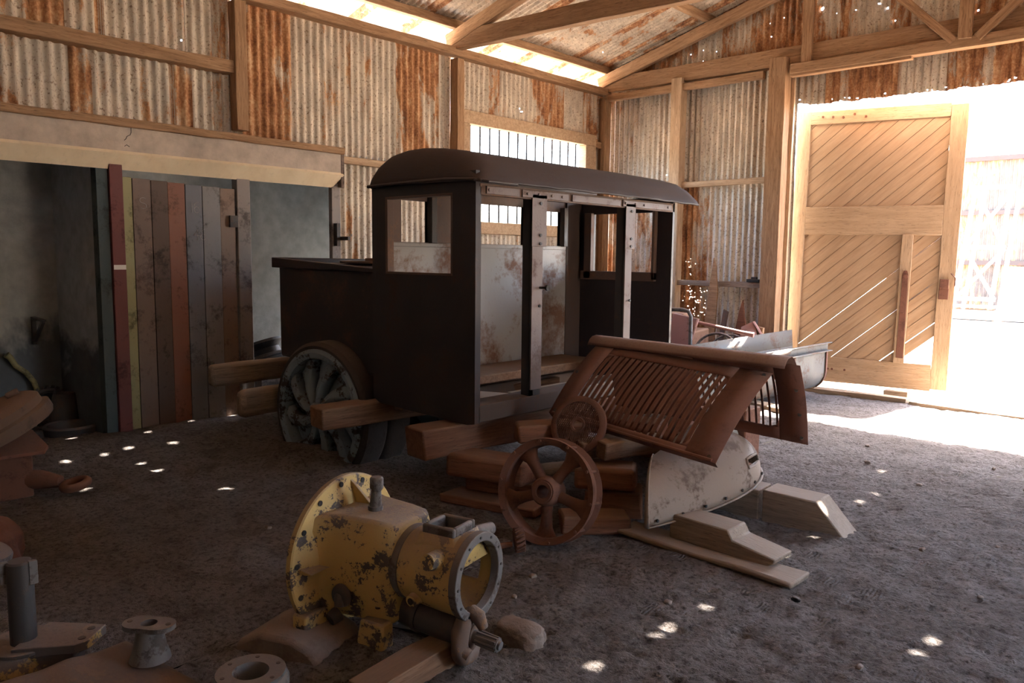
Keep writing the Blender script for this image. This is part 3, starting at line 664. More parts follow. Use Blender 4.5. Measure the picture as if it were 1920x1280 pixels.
# near side panel with its window, folded round at the front edge
mb = MB()
z0 = .53
mb.prism([(-4.74, .58), (-4.66, .545), (-4.10, .53), (-3.72, .52), (-3.65, .535), (-3.65, 1.53), (-4.74, 1.53)], 'y', YN, YN + .035)
for x0, x1, za, zb in ((-4.74, -4.58, 1.53, 2.20), (-3.87, -3.65, 1.53, 2.20), (-4.58, -3.87, 2.065, 2.20)): mb.box(x0, x1, YN, YN + .035, za, zb)
mb.box(XF - .035, XF, YN + .035, YN + .05, .535, 2.1)
sp = obj('side_panel', mb, 'cab_dark', tk, bevel=0); sp['label'] = 'near black side panel with a square window opening'
mb = MB()
for x0, x1, za, zb in ((-4.58, -4.555, 1.53, 2.065), (-3.885, -3.87, 1.53, 2.065), (-4.58, -3.87, 1.515, 1.53), (-4.58, -3.87, 2.05, 2.065)): mb.box(x0, x1, YN - .003, YN + .055, za, zb)
obj('window_frame', mb, 'cab_rust', sp, bevel=.002)
mb = MB()
plate_with_hole(mb, 'y', YF - .03, YF, (XR, XF, .53, 2.18), [(-4.50, -3.83, 1.52, 2.05)])
sp2 = obj('side_panel', mb, 'cab_dark', tk); sp2['label'] = 'far black side panel with a framed window opening'
mb = MB()
for x0, x1, za, zb in ((-4.58, -4.50, 1.45, 2.06), (-3.83, -3.80, 1.45, 2.06), (-4.62, -3.80, 1.44, 1.52)): mb.box(x0, x1, YF - .075, YF - .03, za, zb)
obj('window_frame', mb, 'cab_rust', sp2, bevel=.004)
# rear wall: pale lower sheet, pillars and top band
mb = MB(); plate_with_hole(mb, 'x', XR, XR + .03, (YN + .035, YF - .03, 1.745, 2.20), [(3.83, 4.09, 1.745, 2.065), (4.60, 5.21, 1.745, 2.08), (5.50, 5.72, 1.745, 2.06)])
obj('rear_window_band', mb, 'cab_rust', tk)
mb = MB()
for y in (4.09, 5.21, 5.72): mb.box(XR + .0, XR + .085, y - .0, y + .055, 1.745, 2.10)
obj('window_pillars', mb, 'grease', tk, bevel=.004)
mb = MB(); mb.box(XR + .005, XR + .045, YN + .035, 5.80, .56, 1.75); mb.box(XR + .045, XR + .055, YN + .06, 5.78, 1.715, 1.745)
rp_ = obj('rear_panel', mb, 'cab_inner', tk, bevel=.003); rp_['label'] = 'pale worn rear panel with rust patches'
mb = MB(); mb.box(XR + .005, XR + .05, 5.80, YF - .03, .56, 2.18); obj('rear_corner_panel', mb, 'cab_brown', tk, bevel=.003)
# sills, posts and header along the open side
mb = MB(); mb.prism([(XF - .16, .62), (XF - .0, .62), (XF, .655), (XF - .16, .665)], 'y', YN + .04, YF - .03); mb.box(XF - .03, XF, YN + .04, YF - .03, .54, .63)
obj('door_sill', mb, 'cab_brown', tk, bevel=.004)
for y0, y1, nm in ((4.16, 4.30, 'near'), (5.30, 5.42, 'far')):
    mb = MB(); mb.box(XF - .085, XF - .008, y0, y0 + .05, .64, 2.06); mb.box(XF - .02, XF - .008, y0, y1 - .015, .64, 2.06)
    po_ = obj('door_post', mb, 'grease', tk, bevel=.003)
    mb = MB(); mb.box(XF - .008, XF + .004, y0 + .005, y1 - .02, .70, 1.88); mb.box(XF + .004, XF + .012, y0 - .008, y1 + .01, 1.72, 2.08)  # paler front plate over dark sides paints how light falls on the post
    fp = obj('lit_face', mb, 'post_metal', po_, bevel=.002); fp['label'] = 'pale front of the %s door post, lit tone painted in' % nm
    mb = MB()
    for z in (1.74, 1.80, 2.02, 1.30): mb.disc(.011, 0, .01, Matrix.Translation((XF + .010, (y0 + y1) / 2 + .01, z)) @ Matrix.Rotation(PI / 2, 4, 'Y'), 10)
    if nm == 'near': mb.tube([(XF, 4.25, 1.43), (XF + .06, 4.27, 1.43)], .009, 8); mb.disc(.02, 0, .02, Matrix.Translation((XF + .05, 4.267, 1.43)) @ Matrix.Rotation(PI / 2, 4, 'Y'), 12)
    obj('bolts', mb, 'black', po_)
mb = MB()
mb.box(XF - .04, XF + .0, YN + .04, YF, 2.045, 2.12)
hd = obj('header_rail', mb, 'cab_rust', tk, bevel=.003)
mb = MB()
for y0, y1 in ((3.70, 4.02), (4.05, 4.55), (4.60, 5.22), (5.25, 5.98)): mb.box(XF, XF + .012, y0, y1, 2.055, 2.105)
for y in (4.10, 4.22, 4.36, 4.48, 5.28, 5.42, 5.55, 5.92, 3.72): mb.disc(.010, 0, .012, Matrix.Translation((XF + .008, y, 2.08)) @ Matrix.Rotation(PI / 2, 4, 'Y'), 8)
obj('rail_plates', mb, 'post_metal', hd, bevel=.002)
# floor boards (some missing) and the seat shelf
mb = MB(); mb.hexa([(XF - .16, YN + .05, .61), (XF - .16, 4.20, .61), (-4.25, 4.02, .61), (-4.25, YN + .05, .61), (XF - .16, YN + .05, .65), (XF - .16, 4.20, .65), (-4.25, 4.02, .65), (-4.25, YN + .05, .65)])
mb.box(XF - .30, XF - .16, 4.25, YF - .05, .60, .64)
obj('floor_boards', mb, 'sleeper_grey', tk, bevel=.003)
mb = MB(); mb.box(XR + .05, XR + .50, YN + .05, 5.75, .665, .735); mb.box(XR + .05, XR + .09, YN + .05, 5.75, .56, .665)
obj('seat_shelf', mb, 'sleeper', tk, bevel=.01)
# arched roof with a domed near end
prof = [(-4.705, 2.13), (-4.715, 2.22), (-4.708, 2.30), (-4.68, 2.355), (-4.62, 2.393), (-4.51, 2.41), (-4.36, 2.412), (-4.17, 2.395), (-3.98, 2.365), (-3.82, 2.32), (-3.70, 2.25), (-3.60, 2.16), (-3.58, 2.128)]
def pr_at(u):
    t = u * (len(prof) - 1); i = min(int(t), len(prof) - 2); f = t - i
    return prof[i][0] * (1 - f) + prof[i + 1][0] * f, prof[i][1] * (1 - f) + prof[i + 1][1] * f
def roof_pt(u, v):
    x, z = pr_at(u); y = YN - .03 + (6.36 - YN) * (v ** 1.6)
    e = min(1, (y - (YN - .03)) / .26); k = math.sqrt(max(0, 1 - (1 - e) ** 2)); k = .0 + 1.0 * k
    zb = 2.13 + .02 * (1 - u); z = zb + (z - zb) * (k if z > zb else 1)
    far = max(0, (y - 5.2) / 1.16); z -= .012 * far * far; x += .0
    if y > YN + .42 and u > .9: z += .006 * noise.noise((y * 7, 0, 0)); x += .012 * noise.noise((y * 3, 5, 0))
    return (x, y, z)
mb = MB(); mb.grid(roof_pt, 48, 60); obj('cab_roof', mb, 'cab_roof', tk, solid=.014, smooth=50)
mb = MB(); mb.tube([(-4.74, YN - .035, 2.145), (-4.3, YN - .045, 2.15), (-3.9, YN - .045, 2.15), (-3.62, YN - .04, 2.135), (-3.56, YN + .02, 2.125), (-3.565, YN + .30, 2.125)], .012, 8); obj('roof_visor_bead', mb, 'cab_dark', tk)
# rear tank
mb = MB(); mb.hexa([(-6.24, 3.72, .74), (-4.78, 3.72, .70), (-4.78, 5.5, .70), (-6.24, 5.5, .74), (-6.24, 3.72, 1.575), (-4.78, 3.72, 1.535), (-4.78, 5.5, 1.535), (-6.24, 5.5, 1.575)])
tkb = obj('tank', mb, 'tank_dark', tk, bevel=.03)
mb = MB(); mb.hexa([(-6.30, 3.69, 1.53), (-4.78, 3.69, 1.515), (-4.78, 3.75, 1.515), (-6.30, 3.75, 1.53), (-6.30, 3.69, 1.62), (-4.78, 3.69, 1.545), (-4.78, 3.75, 1.545), (-6.30, 3.75, 1.62)])
mb.hexa([(-6.30, 3.75, 1.53), (-6.24, 3.75, 1.53), (-6.24, 5.5, 1.53), (-6.30, 5.5, 1.53), (-6.30, 3.75, 1.62), (-6.24, 3.75, 1.62), (-6.24, 5.5, 1.6), (-6.30, 5.5, 1.6)])
obj('tank_rim', mb, 'cab_dark', tkb, bevel=.006)
mb = MB(); mt = Matrix.Translation((-5.62, 4.45, 1.575)); mb.disc(.42, 0, .02, mt, 40); mb.disc(.20, .02, .045, mt, 32); mb.disc(.05, .045, .075, mt, 12)
obj('tank_lid', mb, 'cab_rust', tkb, bevel=.004)
# sunken wheel with curved spokes and wide double tyre
WC = Vector((-5.40, 3.55, .36)); wm_ = Matrix.Translation(WC) @ Matrix.Rotation(R_(4), 4, 'Z') @ Matrix.Rotation(-PI / 2, 4, 'X')   # local Z -> +Y
mb = MB(); mb.lathe([(.47, .02), (.555, .0), (.585, .03), (.592, .20), (.575, .235), (.565, .245), (.575, .26), (.592, .30), (.585, .47), (.55, .50), (.46, .48)], wm_, 64)
wh = obj('wheel', mb, 'tyre', tk, smooth=40)
mb = MB(); mb.lathe([(.455, .0), (.50, -.015), (.53, .0), (.53, .04), (.50, .05), (.47, .05), (.455, .3), (.445, .3), (.445, .02)], wm_, 64); mb.disc(.45, .10, .13, wm_, 48)
obj('rim', mb, 'blue_wheel', wh, smooth=40)
mb = MB()
for q in range(9):
    a = 2 * PI * q / 9; L = []; 
    for j in range(7):
        t = j / 6; r = .07 + .39 * t; an = a + .42 * (t ** 1.5) - .2; w = .028 + .055 * t
        L.append((Vector((r * math.cos(an), r * math.sin(an), 0)), Vector((-math.sin(an), math.cos(an), 0)), w, .015 + .05 * t))
    vs = []; fs = []
    for c_, s_, w, dp in L:
        for k1, k2 in ((-1, dp + .07), (-.6, dp - .005), (.2, dp - .02), (.8, dp), (1, dp + .07)): vs.append(wm_ @ (c_ + s_ * w * k1 + Vector((0, 0, k2 - .02))))
    for j in range(6):
        for k1 in range(4): fs.append((j * 5 + k1, j * 5 + k1 + 1, (j + 1) * 5 + k1 + 1, (j + 1) * 5 + k1))
    mb.add(vs, fs)
obj('spokes', mb, 'blue_wheel', wh, solid=.008, smooth=50)
mb = MB(); mb.lathe([(.045, -.05), (.075, -.05), (.095, -.02), (.10, .05), (.045, .05)], wm_, 28); mb.disc(.05, -.03, .03, wm_, 20); obj('hub', mb, 'blue_wheel', wh, smooth=40)
# chassis members
beam('chassis_beam', (-4.0, 3.75, .50), (-4.0, 6.2, .50), .09, .09, 'cab_rust', tk); beam('chassis_beam', (-4.62, 3.75, .52), (-4.62, 6.2, .52), .09, .09, 'cab_rust', tk)
beam('chassis_beam', (-6.2, 3.9, .70), (-3.8, 3.9, .53), .10, .10, 'cab_rust', tk); beam('axle', (-5.4, 3.6, .36), (-5.4, 5.4, .36), .08, .08, 'grease', tk)
mb = MB(); mt2 = wm_ @ Matrix.Translation((0, 0, 1.35)); mb.lathe([(.40, .0), (.555, .0), (.59, .03), (.59, .47), (.55, .50), (.40, .48)], mt2, 48); wh2 = obj('wheel', mb, 'tyre', tk, smooth=40)
mb = MB(); mb.disc(.42, .05, .1, mt2, 32); obj('rim', mb, 'blue_wheel', wh2)

# ------------------------------------------------------------------ sleepers and timber packing
def timber(label, p0, p1, w, h, m='sleeper', name='timber_beam', group=None, **k):
    o = beam(name, p0, p1, w, h, m, rough=k.pop('rough', .007), bevel=k.pop('bevel', .012), **k); return tag(o, label, 'timber', group)
timber('brown sleeper jutting out under the near front corner of the cab', (-3.93, 3.33, .405), (-3.72, 5.9, .42), .22, .20, 'sleeper_dark')
timber('sleeper end sticking out beside the right of the sunken wheel', (-4.86, 3.18, .46), (-4.62, 5.6, .47), .20, .16, 'sleeper')
timber('long grey chassis timber pointing left in front of the plank door', (-6.70, 3.28, .555), (-6.42, 5.4, .62), .10, .20, 'sleeper_grey', bevel=.03)
timber('shorter grey timber under the long one left of the sunken wheel', (-6.22, 3.30, .36), (-6.10, 5.2, .42), .14, .24, 'sleeper_grey', bevel=.05)
timber('rounded reddish block at the left of the packing under the cab', (-3.86, 3.62, .25), (-3.28, 3.78, .25), .24, .17, 'sleeper_red', 'timber_block', bevel=.03)
timber('dark block between two others in the left packing stack', (-3.80, 3.74, .11), (-3.30, 3.88, .11), .20, .11, 'sleeper_red', 'timber_block')
timber('low reddish board at the foot of the left packing stack', (-3.86, 3.58, .025), (-3.18, 3.76, .025), .26, .06, 'sleeper_red', 'timber_block')
timber('thick timber lying across under the cab behind the spoked wheel', (-3.62, 4.78, .40), (-2.98, 4.86, .40), .20, .14, 'sleeper_red', seed=2)
timber('short reddish block on top of the packing left of the mesh disc', (-3.50, 3.86, .465), (-3.20, 4.25, .465), .20, .13, 'sleeper_red', 'timber_block', bevel=.02)
timber('pale topped block under the left end of the slotted bonnet', (-3.06, 3.98, .40), (-2.93, 4.50, .41), .12, .11, 'sleeper', 'timber_block')
timber('second pale topped block right of the first under the bonnet', (-2.90, 4.00, .42), (-2.76, 4.46, .42), .12, .12, 'sleeper', 'timber_block')
timber('chamfered reddish block below the two pale topped ones', (-3.05, 3.95, .255), (-2.72, 4.16, .255), .26, .15, 'sleeper_red', 'timber_block', bevel=.03)
timber('dark squared block under the right packing stack', (-3.02, 4.02, .09), (-2.70, 4.20, .09), .26, .17, 'sleeper_red', 'timber_block', seed=5)
timber('lowest reddish block of the right packing stack near the rim', (-2.92, 3.62, .05), (-2.62, 3.92, .05), .2, .11, 'sleeper_red', 'timber_block', bevel=.02)
timber('round ended pole lying on the dirt beneath the cab', (-3.95, 3.9, .06), (-3.5, 4.9, .06), .09, .09, 'sleeper', 'wooden_pole', bevel=.03)
timber('long flat plank under the stepped timber', (-2.62, 3.88, .02), (-1.51, 3.83, .02), .20, .035, 'sleeper_grey', 'plank')
# stepped and notched end, profile in x,z
def profiled(name, label, pts, y0, y1, m, rot=0, at=(0, 0, 0), parent=None, **k):
    mw = Matrix.Translation(at) @ Matrix.Rotation(rot, 4, 'Z'); mb = MB(); mb.prism(pts, 'y', y0, y1)
    o = obj(name, mb, m, parent, mw, bevel=k.get('bevel', .008)); return tag(o, label, 'timber')
profiled('stepped_timber', 'grey timber with a stepped notched end under the pale fender', [(-.60, .035), (.0, .035), (.045, .06), (.05, .085), (-.20, .125), (-.23, .175), (-.60, .18)], -.10, .10, 'sleeper_grey', R_(-2), (-1.70, 3.95, 0))
bt = profiled('sloped_timber', 'long heavy timber with a sloping cut right end behind the stepped one', [(-.47, -.02), (.06, -.02), (-.13, .185), (-.47, .19)], -.11, .11, 'sleeper_grey', R_(1), (-1.64, 4.78, 0))
profiled('timber_block', 'heavy timber butted against the left end of the sloping cut one', [(-1.15, -.02), (-.48, -.02), (-.48, .18), (-1.15, .19)], -.11, .10, 'sleeper_grey', R_(3), (-1.66, 4.80, 0))
timber('pale plank under the foot of the galvanised trough', (-4.1, 8.35, .02), (-3.4, 8.15, .02), .18, .06, 'door_wood', 'timber_block')

# ------------------------------------------------------------------ slotted engine bonnet lying over the packing
hr = thing('engine_bonnet', 'rusty slotted engine bonnet propped like a tent beside the cab', 'bonnet', (-2.8, 4.6, .5))
def flank(TL, TR, BL, BR, bulge, nslots, top, bot, left, right, name, label, b0=.16):
    TL, TR, BL, BR = map(Vector, (TL, TR, BL, BR)); nrm = (TR - TL).cross(BL - TL).normalized()
    def S(u, v):
        p = (TL * (1 - u) + TR * u) * (1 - v) + (BL * (1 - u) + BR * u) * v
        q = p + nrm * (bulge * math.sin(PI * v) * 1.0); 
        return q
    mb = MB()
    def patch(u0, u1, v0, v1, nu=1, nv=10, rise=0):
        def fn(a, b):
            q = S(u0 + (u1 - u0) * a, v0 + (v1 - v0) * b)
            return q + nrm * (rise * math.sin(PI * a))
        mb.grid(fn, nu, nv)
    patch(0, left, 0, 1, 2, 14); patch(right, 1, 0, 1, 2, 14); patch(left, right, 0, top, 12, 3); patch(left, right, bot, 1, 12, 3)
    step = (right - left) / nslots
    for i in range(nslots):
        e = min(i, nslots - 1 - i); cut = .06 * max(0, 1 - e / 1.5)
        patch(left + step * i + step * b0, left + step * (i + .80), top - .005, bot + .005, 4, 14, .010)
        if e == 0:
            u0 = left if i == 0 else right; du = step * (1.3 if i == 0 else -1.3)
            vs = [S(u0, top - .002), S(u0 + du, top - .002), S(u0 + du * .35, top + .03), S(u0, top + .09)]; mb.add(vs, [(0, 1, 2, 3)])
            vs = [S(u0, bot + .002), S(u0 + du, bot + .002), S(u0 + du * .35, bot - .03), S(u0, bot - .09)]; mb.add(vs, [(0, 1, 2, 3)])
    o = obj(name, mb, 'rust_hood', hr, solid=.005, smooth=50); o['label'] = label
    return o, S
RL, RR = Vector((-3.50, 4.72, 1.06)), Vector((-1.955, 4.63, 1.05))
near, Sn = flank((-3.42, 4.66, 1.02), (-2.05, 4.60, .95), (-3.54, 4.25, .54), (-2.085, 3.98, .495), -.035, 20, .13, .93, .12, .84, 'slotted_flank', 'near slotted flank leaning towards the camera')
far, Sf = flank((-3.46, 4.76, 1.03), (-1.93, 4.72, 1.00), (-3.50, 5.02, .50), (-1.88, 4.78, .50), .03, 12, .16, .86, .50, .88, 'slotted_flank', 'far slotted flank hanging behind', .56)
mb = MB(); ax = (RR - RL); 
sec = [(-.085, -.055), (-.06, -.018), (-.03, .002), (.02, .008), (.06, -.008), (.10, -.055), (.115, -.10)]
mb.grid(lambda u, v: RL + ax * u + Vector((0, 1, 0)) * (sec[min(5, int(v * 6))][0] * (1 - (v * 6 - min(5, int(v * 6)))) + sec[min(5, int(v * 6)) + 1][0] * (v * 6 - min(5, int(v * 6)))) + Vector((0, 0, 1)) * (sec[min(5, int(v * 6))][1] * (1 - (v * 6 - min(5, int(v * 6)))) + sec[min(5, int(v * 6)) + 1][1] * (v * 6 - min(5, int(v * 6)))), 14, 12)
rg = obj('bonnet_ridge', mb, 'rust_ridge', hr, solid=.006, smooth=60)
mb = MB()
mb.add([Sn(0, 1), Sn(1, 1), Sn(1, 1) + Vector((0, .03, -.03)), Sn(0, 1) + Vector((0, .03, -.03))], [(0, 1, 2, 3)])
mb.tube([Sn(0.02, .985), Sn(.5, .985), Sn(.98, .985)], .012, 8)
obj('lower_bead', mb, 'rust_hood', hr)
mb = MB()
for u, v, S_ in ((.97, .04, Sn), (.96, .96, Sn), (.03, .95, Sn), (.02, .45, Sn), (.965, .35, Sf), (.97, .66, Sf), (.975, .93, Sf)):
    mb.disc(.013, -.006, .006, Matrix.Translation(S_(u, v)) @ Matrix.Rotation(R_(60), 4, 'X'), 10)
obj('rivets', mb, 'galv', hr)

# ------------------------------------------------------------------ pale fender resting on the timbers
fd = thing('mudguard', 'pale rounded mudguard with a slot, lying on stepped timber', 'mudguard', (-2.5, 4.4, .2))
FC = Vector((-2.49, 4.30, .195)); FA = Matrix.Translation(FC) @ Matrix.Rotation(R_(-4), 4, 'Z') @ Matrix.Rotation(R_(6), 4, 'X') @ Matrix.Rotation(R_(2), 4, 'Y')
def fen(u, v):                     # u 0..1 along +Y from the open near end, v 0..1 across from +X side to -X side
    t = -.60 + 1.32 * u; sk = 1.6 * (1 - u) ** 1.5
    if t < .15: w = .335 - .16 * ((.15 - t) / .75) ** 1.8; h = .31 - .05 * ((.15 - t) / .75) ** 1.6
    else: q = (t - .15) / .5701; q = min(1, q); w = .335 * math.sqrt(max(0, 1 - q ** 2.2)); h = .31 * math.sqrt(max(0, 1 - q ** 2.2))
    th = PI * v; c, s = math.cos(th), math.sin(th); e = .80
    xx = w * math.copysign(abs(c) ** e, c); return FA @ Vector((xx, min(t + sk * (w - xx), .68 + .01 * u), h * abs(s) ** e))
mb = MB(); NU, NV = 66, 48
mb.grid(fen, NU, NV, skip=lambda u, v: .66 < u < .80 and .115 < v < .175)
obj('fender_shell', mb, 'fender', fd, solid=.006, smooth=60)
mb = MB()
def lip(path, out, w=.022):
    vs = []; 
    for p, o in zip(path, out): vs += [p, p + o * w]
    mb.add(vs, [(2 * i, 2 * i + 1, 2 * i + 3, 2 * i + 2) for i in range(len(path) - 1)])
R3 = FA.to_3x3(); p_ = [fen(i / 40, 0) for i in range(41)]
lip(p_, [(R3 @ Vector((1, max(0, (i / 40 - .75)) * 4, 0))).normalized() for i in range(41)])
p_ = [fen(i / 40, 1) for i in range(41)]; lip(p_, [(R3 @ Vector((-1, 0, 0))) for i in range(41)])
p_ = [fen(0, i / 30) for i in range(31)]; lip(p_, [(p - FC - R3 @ Vector((0, -.6, 0))).normalized() for p in p_], .03)
obj('flange', mb, 'fender', fd, solid=.006)
mb = MB(); pts = []
for a, b in ((.66, .115), (.73, .108), (.80, .115), (.803, .145), (.80, .175), (.73, .182), (.66, .175), (.657, .145), (.66, .115), (.73, .108)): pts.append(fen(a, b) + (fen(a, b) - FC).normalized() * .008)
mb.tube(pts, .009, 8); obj('slot_rim', mb, 'fender', fd)
mb = MB()
for i in range(7):
    p = fen(.05 + i * .13, 0.02); mb.disc(.010, 0, .008, Matrix.Translation(p + Vector((.012, 0, 0))) @ Matrix.Rotation(PI / 2, 4, 'Y'), 8)
obj('bolt_holes', mb, 'black', fd)

o = thing('axle_blocker', 'added dark axle shape hiding the bright floor behind the slotted bonnet', 'axle', (-2.9, 5.2, .3))  # added mass that keeps the gaps between the bonnet slats dark
mb = MB(); mb.tube([(-3.45, 5.22, .30), (-3.1, 5.24, .28), (-2.75, 5.26, .28), (-2.62, 5.28, .30)], [.10, .19, .19, .12], 20); obj('blocker_tube', mb, 'grease', o, smooth=50)
mb = MB(); mb.disc(.26, -.05, .05, Matrix.Translation((-2.92, 5.25, .28)) @ Matrix.Rotation(PI / 2, 4, 'Y'), 28); mb.disc(.10, -.2, .2, Matrix.Translation((-2.92, 5.15, .28)) @ Matrix.Rotation(PI / 2, 4, 'X'), 20); obj('blocker_discs', mb, 'rust', o, smooth=40)
mb = MB(); mb.box(-3.61, -2.62, 5.45, 5.70, .0, .52); obj('blocker_timber', mb, 'sleeper_red', o, bevel=.01)

# ------------------------------------------------------------------ spoked cast wheel leaning by the packing
sw = Matrix.Translation((-2.83, 3.38, .305)) @ Matrix.Scale(.93, 4) @ Matrix.Rotation(R_(14), 4, 'Z') @ Matrix.Rotation(R_(-12), 4, 'X') @ Matrix.Rotation(-PI / 2, 4, 'X')   # local Z points back (+Y)
wl = thing('spoked_wheel', 'rusty five spoked cast wheel leaning on the timber packing', 'wheel', mw=Matrix.Translation((-2.86, 3.36, 0)))
mb = MB(); mb.lathe([(.285, -.01), (.325, -.025), (.33, -.012), (.30, .0), (.298, .10), (.33, .115), (.325, .128), (.285, .12), (.283, .02)], sw, 56)
obj('wheel_rim', mb, 'rust', wl, smooth=40)
for q in range(5):
    a = 2 * PI * q / 5 + .28; mb = MB(); vs = []; fs = []; K = 12
    for j in range(8):
        t = j / 7; r = .055 + .235 * t; wdt = .034 + .02 * (abs(t - .35) * 1.8) ** 2 + (.03 * max(0, t - .75) * 4); hh = .030 + .01 * (1 - t)
        for n_ in range(K):
            b = 2 * PI * n_ / K; loc = Vector((r, wdt * math.cos(b), .045 + hh * math.sin(b) - .01 * (1 - t)))
            vs.append(sw @ (Matrix.Rotation(a, 4, 'Z') @ loc))
    for j in range(7):
        for n_ in range(K): fs.append((j * K + n_, j * K + (n_ + 1) % K, (j + 1) * K + (n_ + 1) % K, (j + 1) * K + n_))
    mb.add(vs, fs + [tuple(range(K)), tuple(range(7 * K, 8 * K))]); obj('spoke', mb, 'rust', wl, smooth=60)
mb = MB(); mb.lathe([(.040, -.05), (.075, -.05), (.088, -.03), (.095, .02), (.085, .11), (.04, .11)], sw, 32); mb.lathe([(.045, -.058), (.065, -.058), (.065, -.045), (.045, -.045)], sw, 28)
obj('hub', mb, 'rust', wl, smooth=40)
mb = MB()
for q in range(10):
    a = 2 * PI * q / 10 + .1; c_, s_ = math.cos(a), math.sin(a); mb.tube([sw @ Vector((.312 * c_, .312 * s_, -.035)), sw @ Vector((.312 * c_, .312 * s_, .15))], .008, 6); 
obj('rim_bolts', mb, 'rust', wl)

# mesh covered disc
dm = Matrix.Translation((-3.10, 4.02, .555)) @ Matrix.Rotation(R_(12), 4, 'Z') @ Matrix.Rotation(R_(-22), 4, 'X') @ Matrix.Rotation(-PI / 2, 4, 'X')
ds = thing('mesh_disc', 'round rusty disc of diamond mesh leaning against the bonnet', 'disc', mw=Matrix.Translation((-3.10, 4.02, .38)))
mb = MB(); mb.lathe([(.155, -.012), (.178, -.014), (.195, -.004), (.195, .02), (.155, .015)], dm, 48); obj('disc_ring', mb, 'rust', ds, smooth=40)
mb = MB(); mb.lathe([(.036, -.012), (.048, -.014), (.052, .0), (.036, .012)], dm, 24); obj('centre_ring', mb, 'rust', ds, smooth=40)
mb = MB(); R0 = .160
for sgn in (1, -1):
    for i in range(-15, 16):
        c0 = i * .0125; 
        # zigzag family of wires approximated by two slanting sets
        d = Vector((.50, sgn, 0)).normalized(); n_ = Vector((-d.y, d.x, 0)); half = math.sqrt(max(0, R0 ** 2 - c0 ** 2))
        if half < .01: continue
        segs = [(-half, half)]
        if abs(c0) < .044: h2 = math.sqrt(.044 ** 2 - c0 ** 2); segs = [(-half, -h2), (h2, half)]
        for a_, b_ in segs: mb.tube([dm @ (n_ * c0 + d * a_ + Vector((0, 0, -.004 * sgn))), dm @ (n_ * c0 + d * b_ + Vector((0, 0, -.004 * sgn)))], .0024, 4, caps=False)
obj('wire_mesh', mb, 'rust', ds)

# worm gear lying by the wheel
wg = thing('worm_gear', 'small rusty worm gear with shaft lying between spoked wheel and yellow gearbox', 'gear', (-2.84, 3.12, 0))
A = Vector((-2.93, 3.06, .035)); B = Vector((-2.79, 3.24, .055)); dr_ = (B - A).normalized()
mb = MB(); mb.tube([A - dr_ * .06, A + dr_ * .10], .017, 12); mb.tube([A - dr_ * .065, A - dr_ * .055], .023, 12); obj('gear_shaft', mb, 'rust', wg)
mb = MB(); rot = dr_.to_track_quat('Z', 'Y').to_matrix().to_4x4()
mb.lathe([(.01, -.03), (.045, -.03), (.058, -.015), (.062, 0), (.058, .015), (.045, .03), (.01, .03)], Matrix.Translation(A + dr_ * .14 + Vector((0, 0, .02))) @ rot, 24)
for q in range(16):
    a = 2 * PI * q / 16; m_ = Matrix.Translation(A + dr_ * .14 + Vector((0, 0, .02))) @ rot @ Matrix.Rotation(a, 4, 'Z') @ Matrix.Rotation(R_(25), 4, 'X'); mb.box(.052, .070, -.005, .005, -.028, .028, m_)
obj('gear_teeth', mb, 'rust', wg, bevel=.002)

# ------------------------------------------------------------------ yellow gearbox in the foreground (local X along its axis)
GM = Matrix.Translation((-2.83, 1.985, 0)) @ Matrix.Rotation(R_(12.5), 4, 'Z')
gb = thing('gearbox', 'yellow chipped gearbox casting with round bell flange and open end', 'gearbox', mw=GM)
def G(name, mb, m, parent=None, **k): return obj(name, mb, m, parent or gb, GM, **k)
AX = Matrix.Rotation(PI / 2, 4, 'Y')      # local Z -> +X
mb = MB(); fl = Matrix.Translation((0, 0, .345)) @ AX
mb.lathe([(.20, -.012), (.335, -.012), (.342, -.004), (.342, .018), (.335, .024), (.30, .026), (.215, .055), (.20, .05)], fl, 72)
bf = G('bell_flange', mb, 'yellow', smooth=35)
mb = MB()
for q in range(14):
    a = 2 * PI * (q + .3) / 14; mb.disc(.012, .018, .030, fl @ Matrix.Translation((.312 * math.cos(a), .312 * math.sin(a), 0)), 12)
G('bolt_holes', mb, 'black', bf)
# box body: lofted sections along X: (x, half width, z bottom, z top, corner)
mb = MB(); secs = [(.02, .24, .10, .555), (.05, .215, .11, .565), (.12, .185, .12, .568), (.28, .165, .12, .566), (.36, .155, .13, .56), (.385, .14, .15, .545)]
P8 = []
for x, w, z0_, z1_ in secs:
    c_ = .035; bw = w * .72
    P8.append([(x, -bw, z0_), (x, bw, z0_), (x, w, z0_ + .14), (x, w, z1_ - .09), (x, w - c_ * .8, z1_), (x, -w + c_ * .8, z1_), (x, -w, z1_ - .06), (x, -w, z0_ + .14)])
vs = [p for s_ in P8 for p in s_]; n8 = 8; fs = [tuple(range(n8))[::-1], tuple(range(len(vs) - n8, len(vs)))]
for i in range(len(secs) - 1):
    for j in range(n8): fs.append((i * n8 + j, i * n8 + (j + 1) % n8, (i + 1) * n8 + (j + 1) % n8, (i + 1) * n8 + j))
mb.add(vs, fs); bx = G('gear_case', mb, 'yellow', bevel=.014, seg=3)
mb = MB()
mb.prism([(.02, .565), (.02, .665), (.14, .568), (.14, .555)], 'y', .02, .035); mb.prism([(.024, .34), (.06, .34), (.10, .35), (.024, .36)], 'y', -.30, -.16)
G('gussets', mb, 'yellow', bx, bevel=.002)
mb = MB(); mb.lathe([(.05, -.19), (.045, -.205), (.02, -.215), (.001, -.215)], Matrix.Translation((.16, 0, .24)) @ Matrix.Rotation(PI / 2, 4, 'X') @ Matrix.Rotation(PI, 4, 'X'), 20, closed=False)
mb.tube([(.16, -.16, .24), (.16, -.205, .235), (.165, -.215, .20)], [.03, .025, .02], 12); mb.tube([(.10, -.15, .13), (.09, -.19, .115)], [.035, .028], 12)
G('side_plug', mb, 'grease', bx, smooth=50)
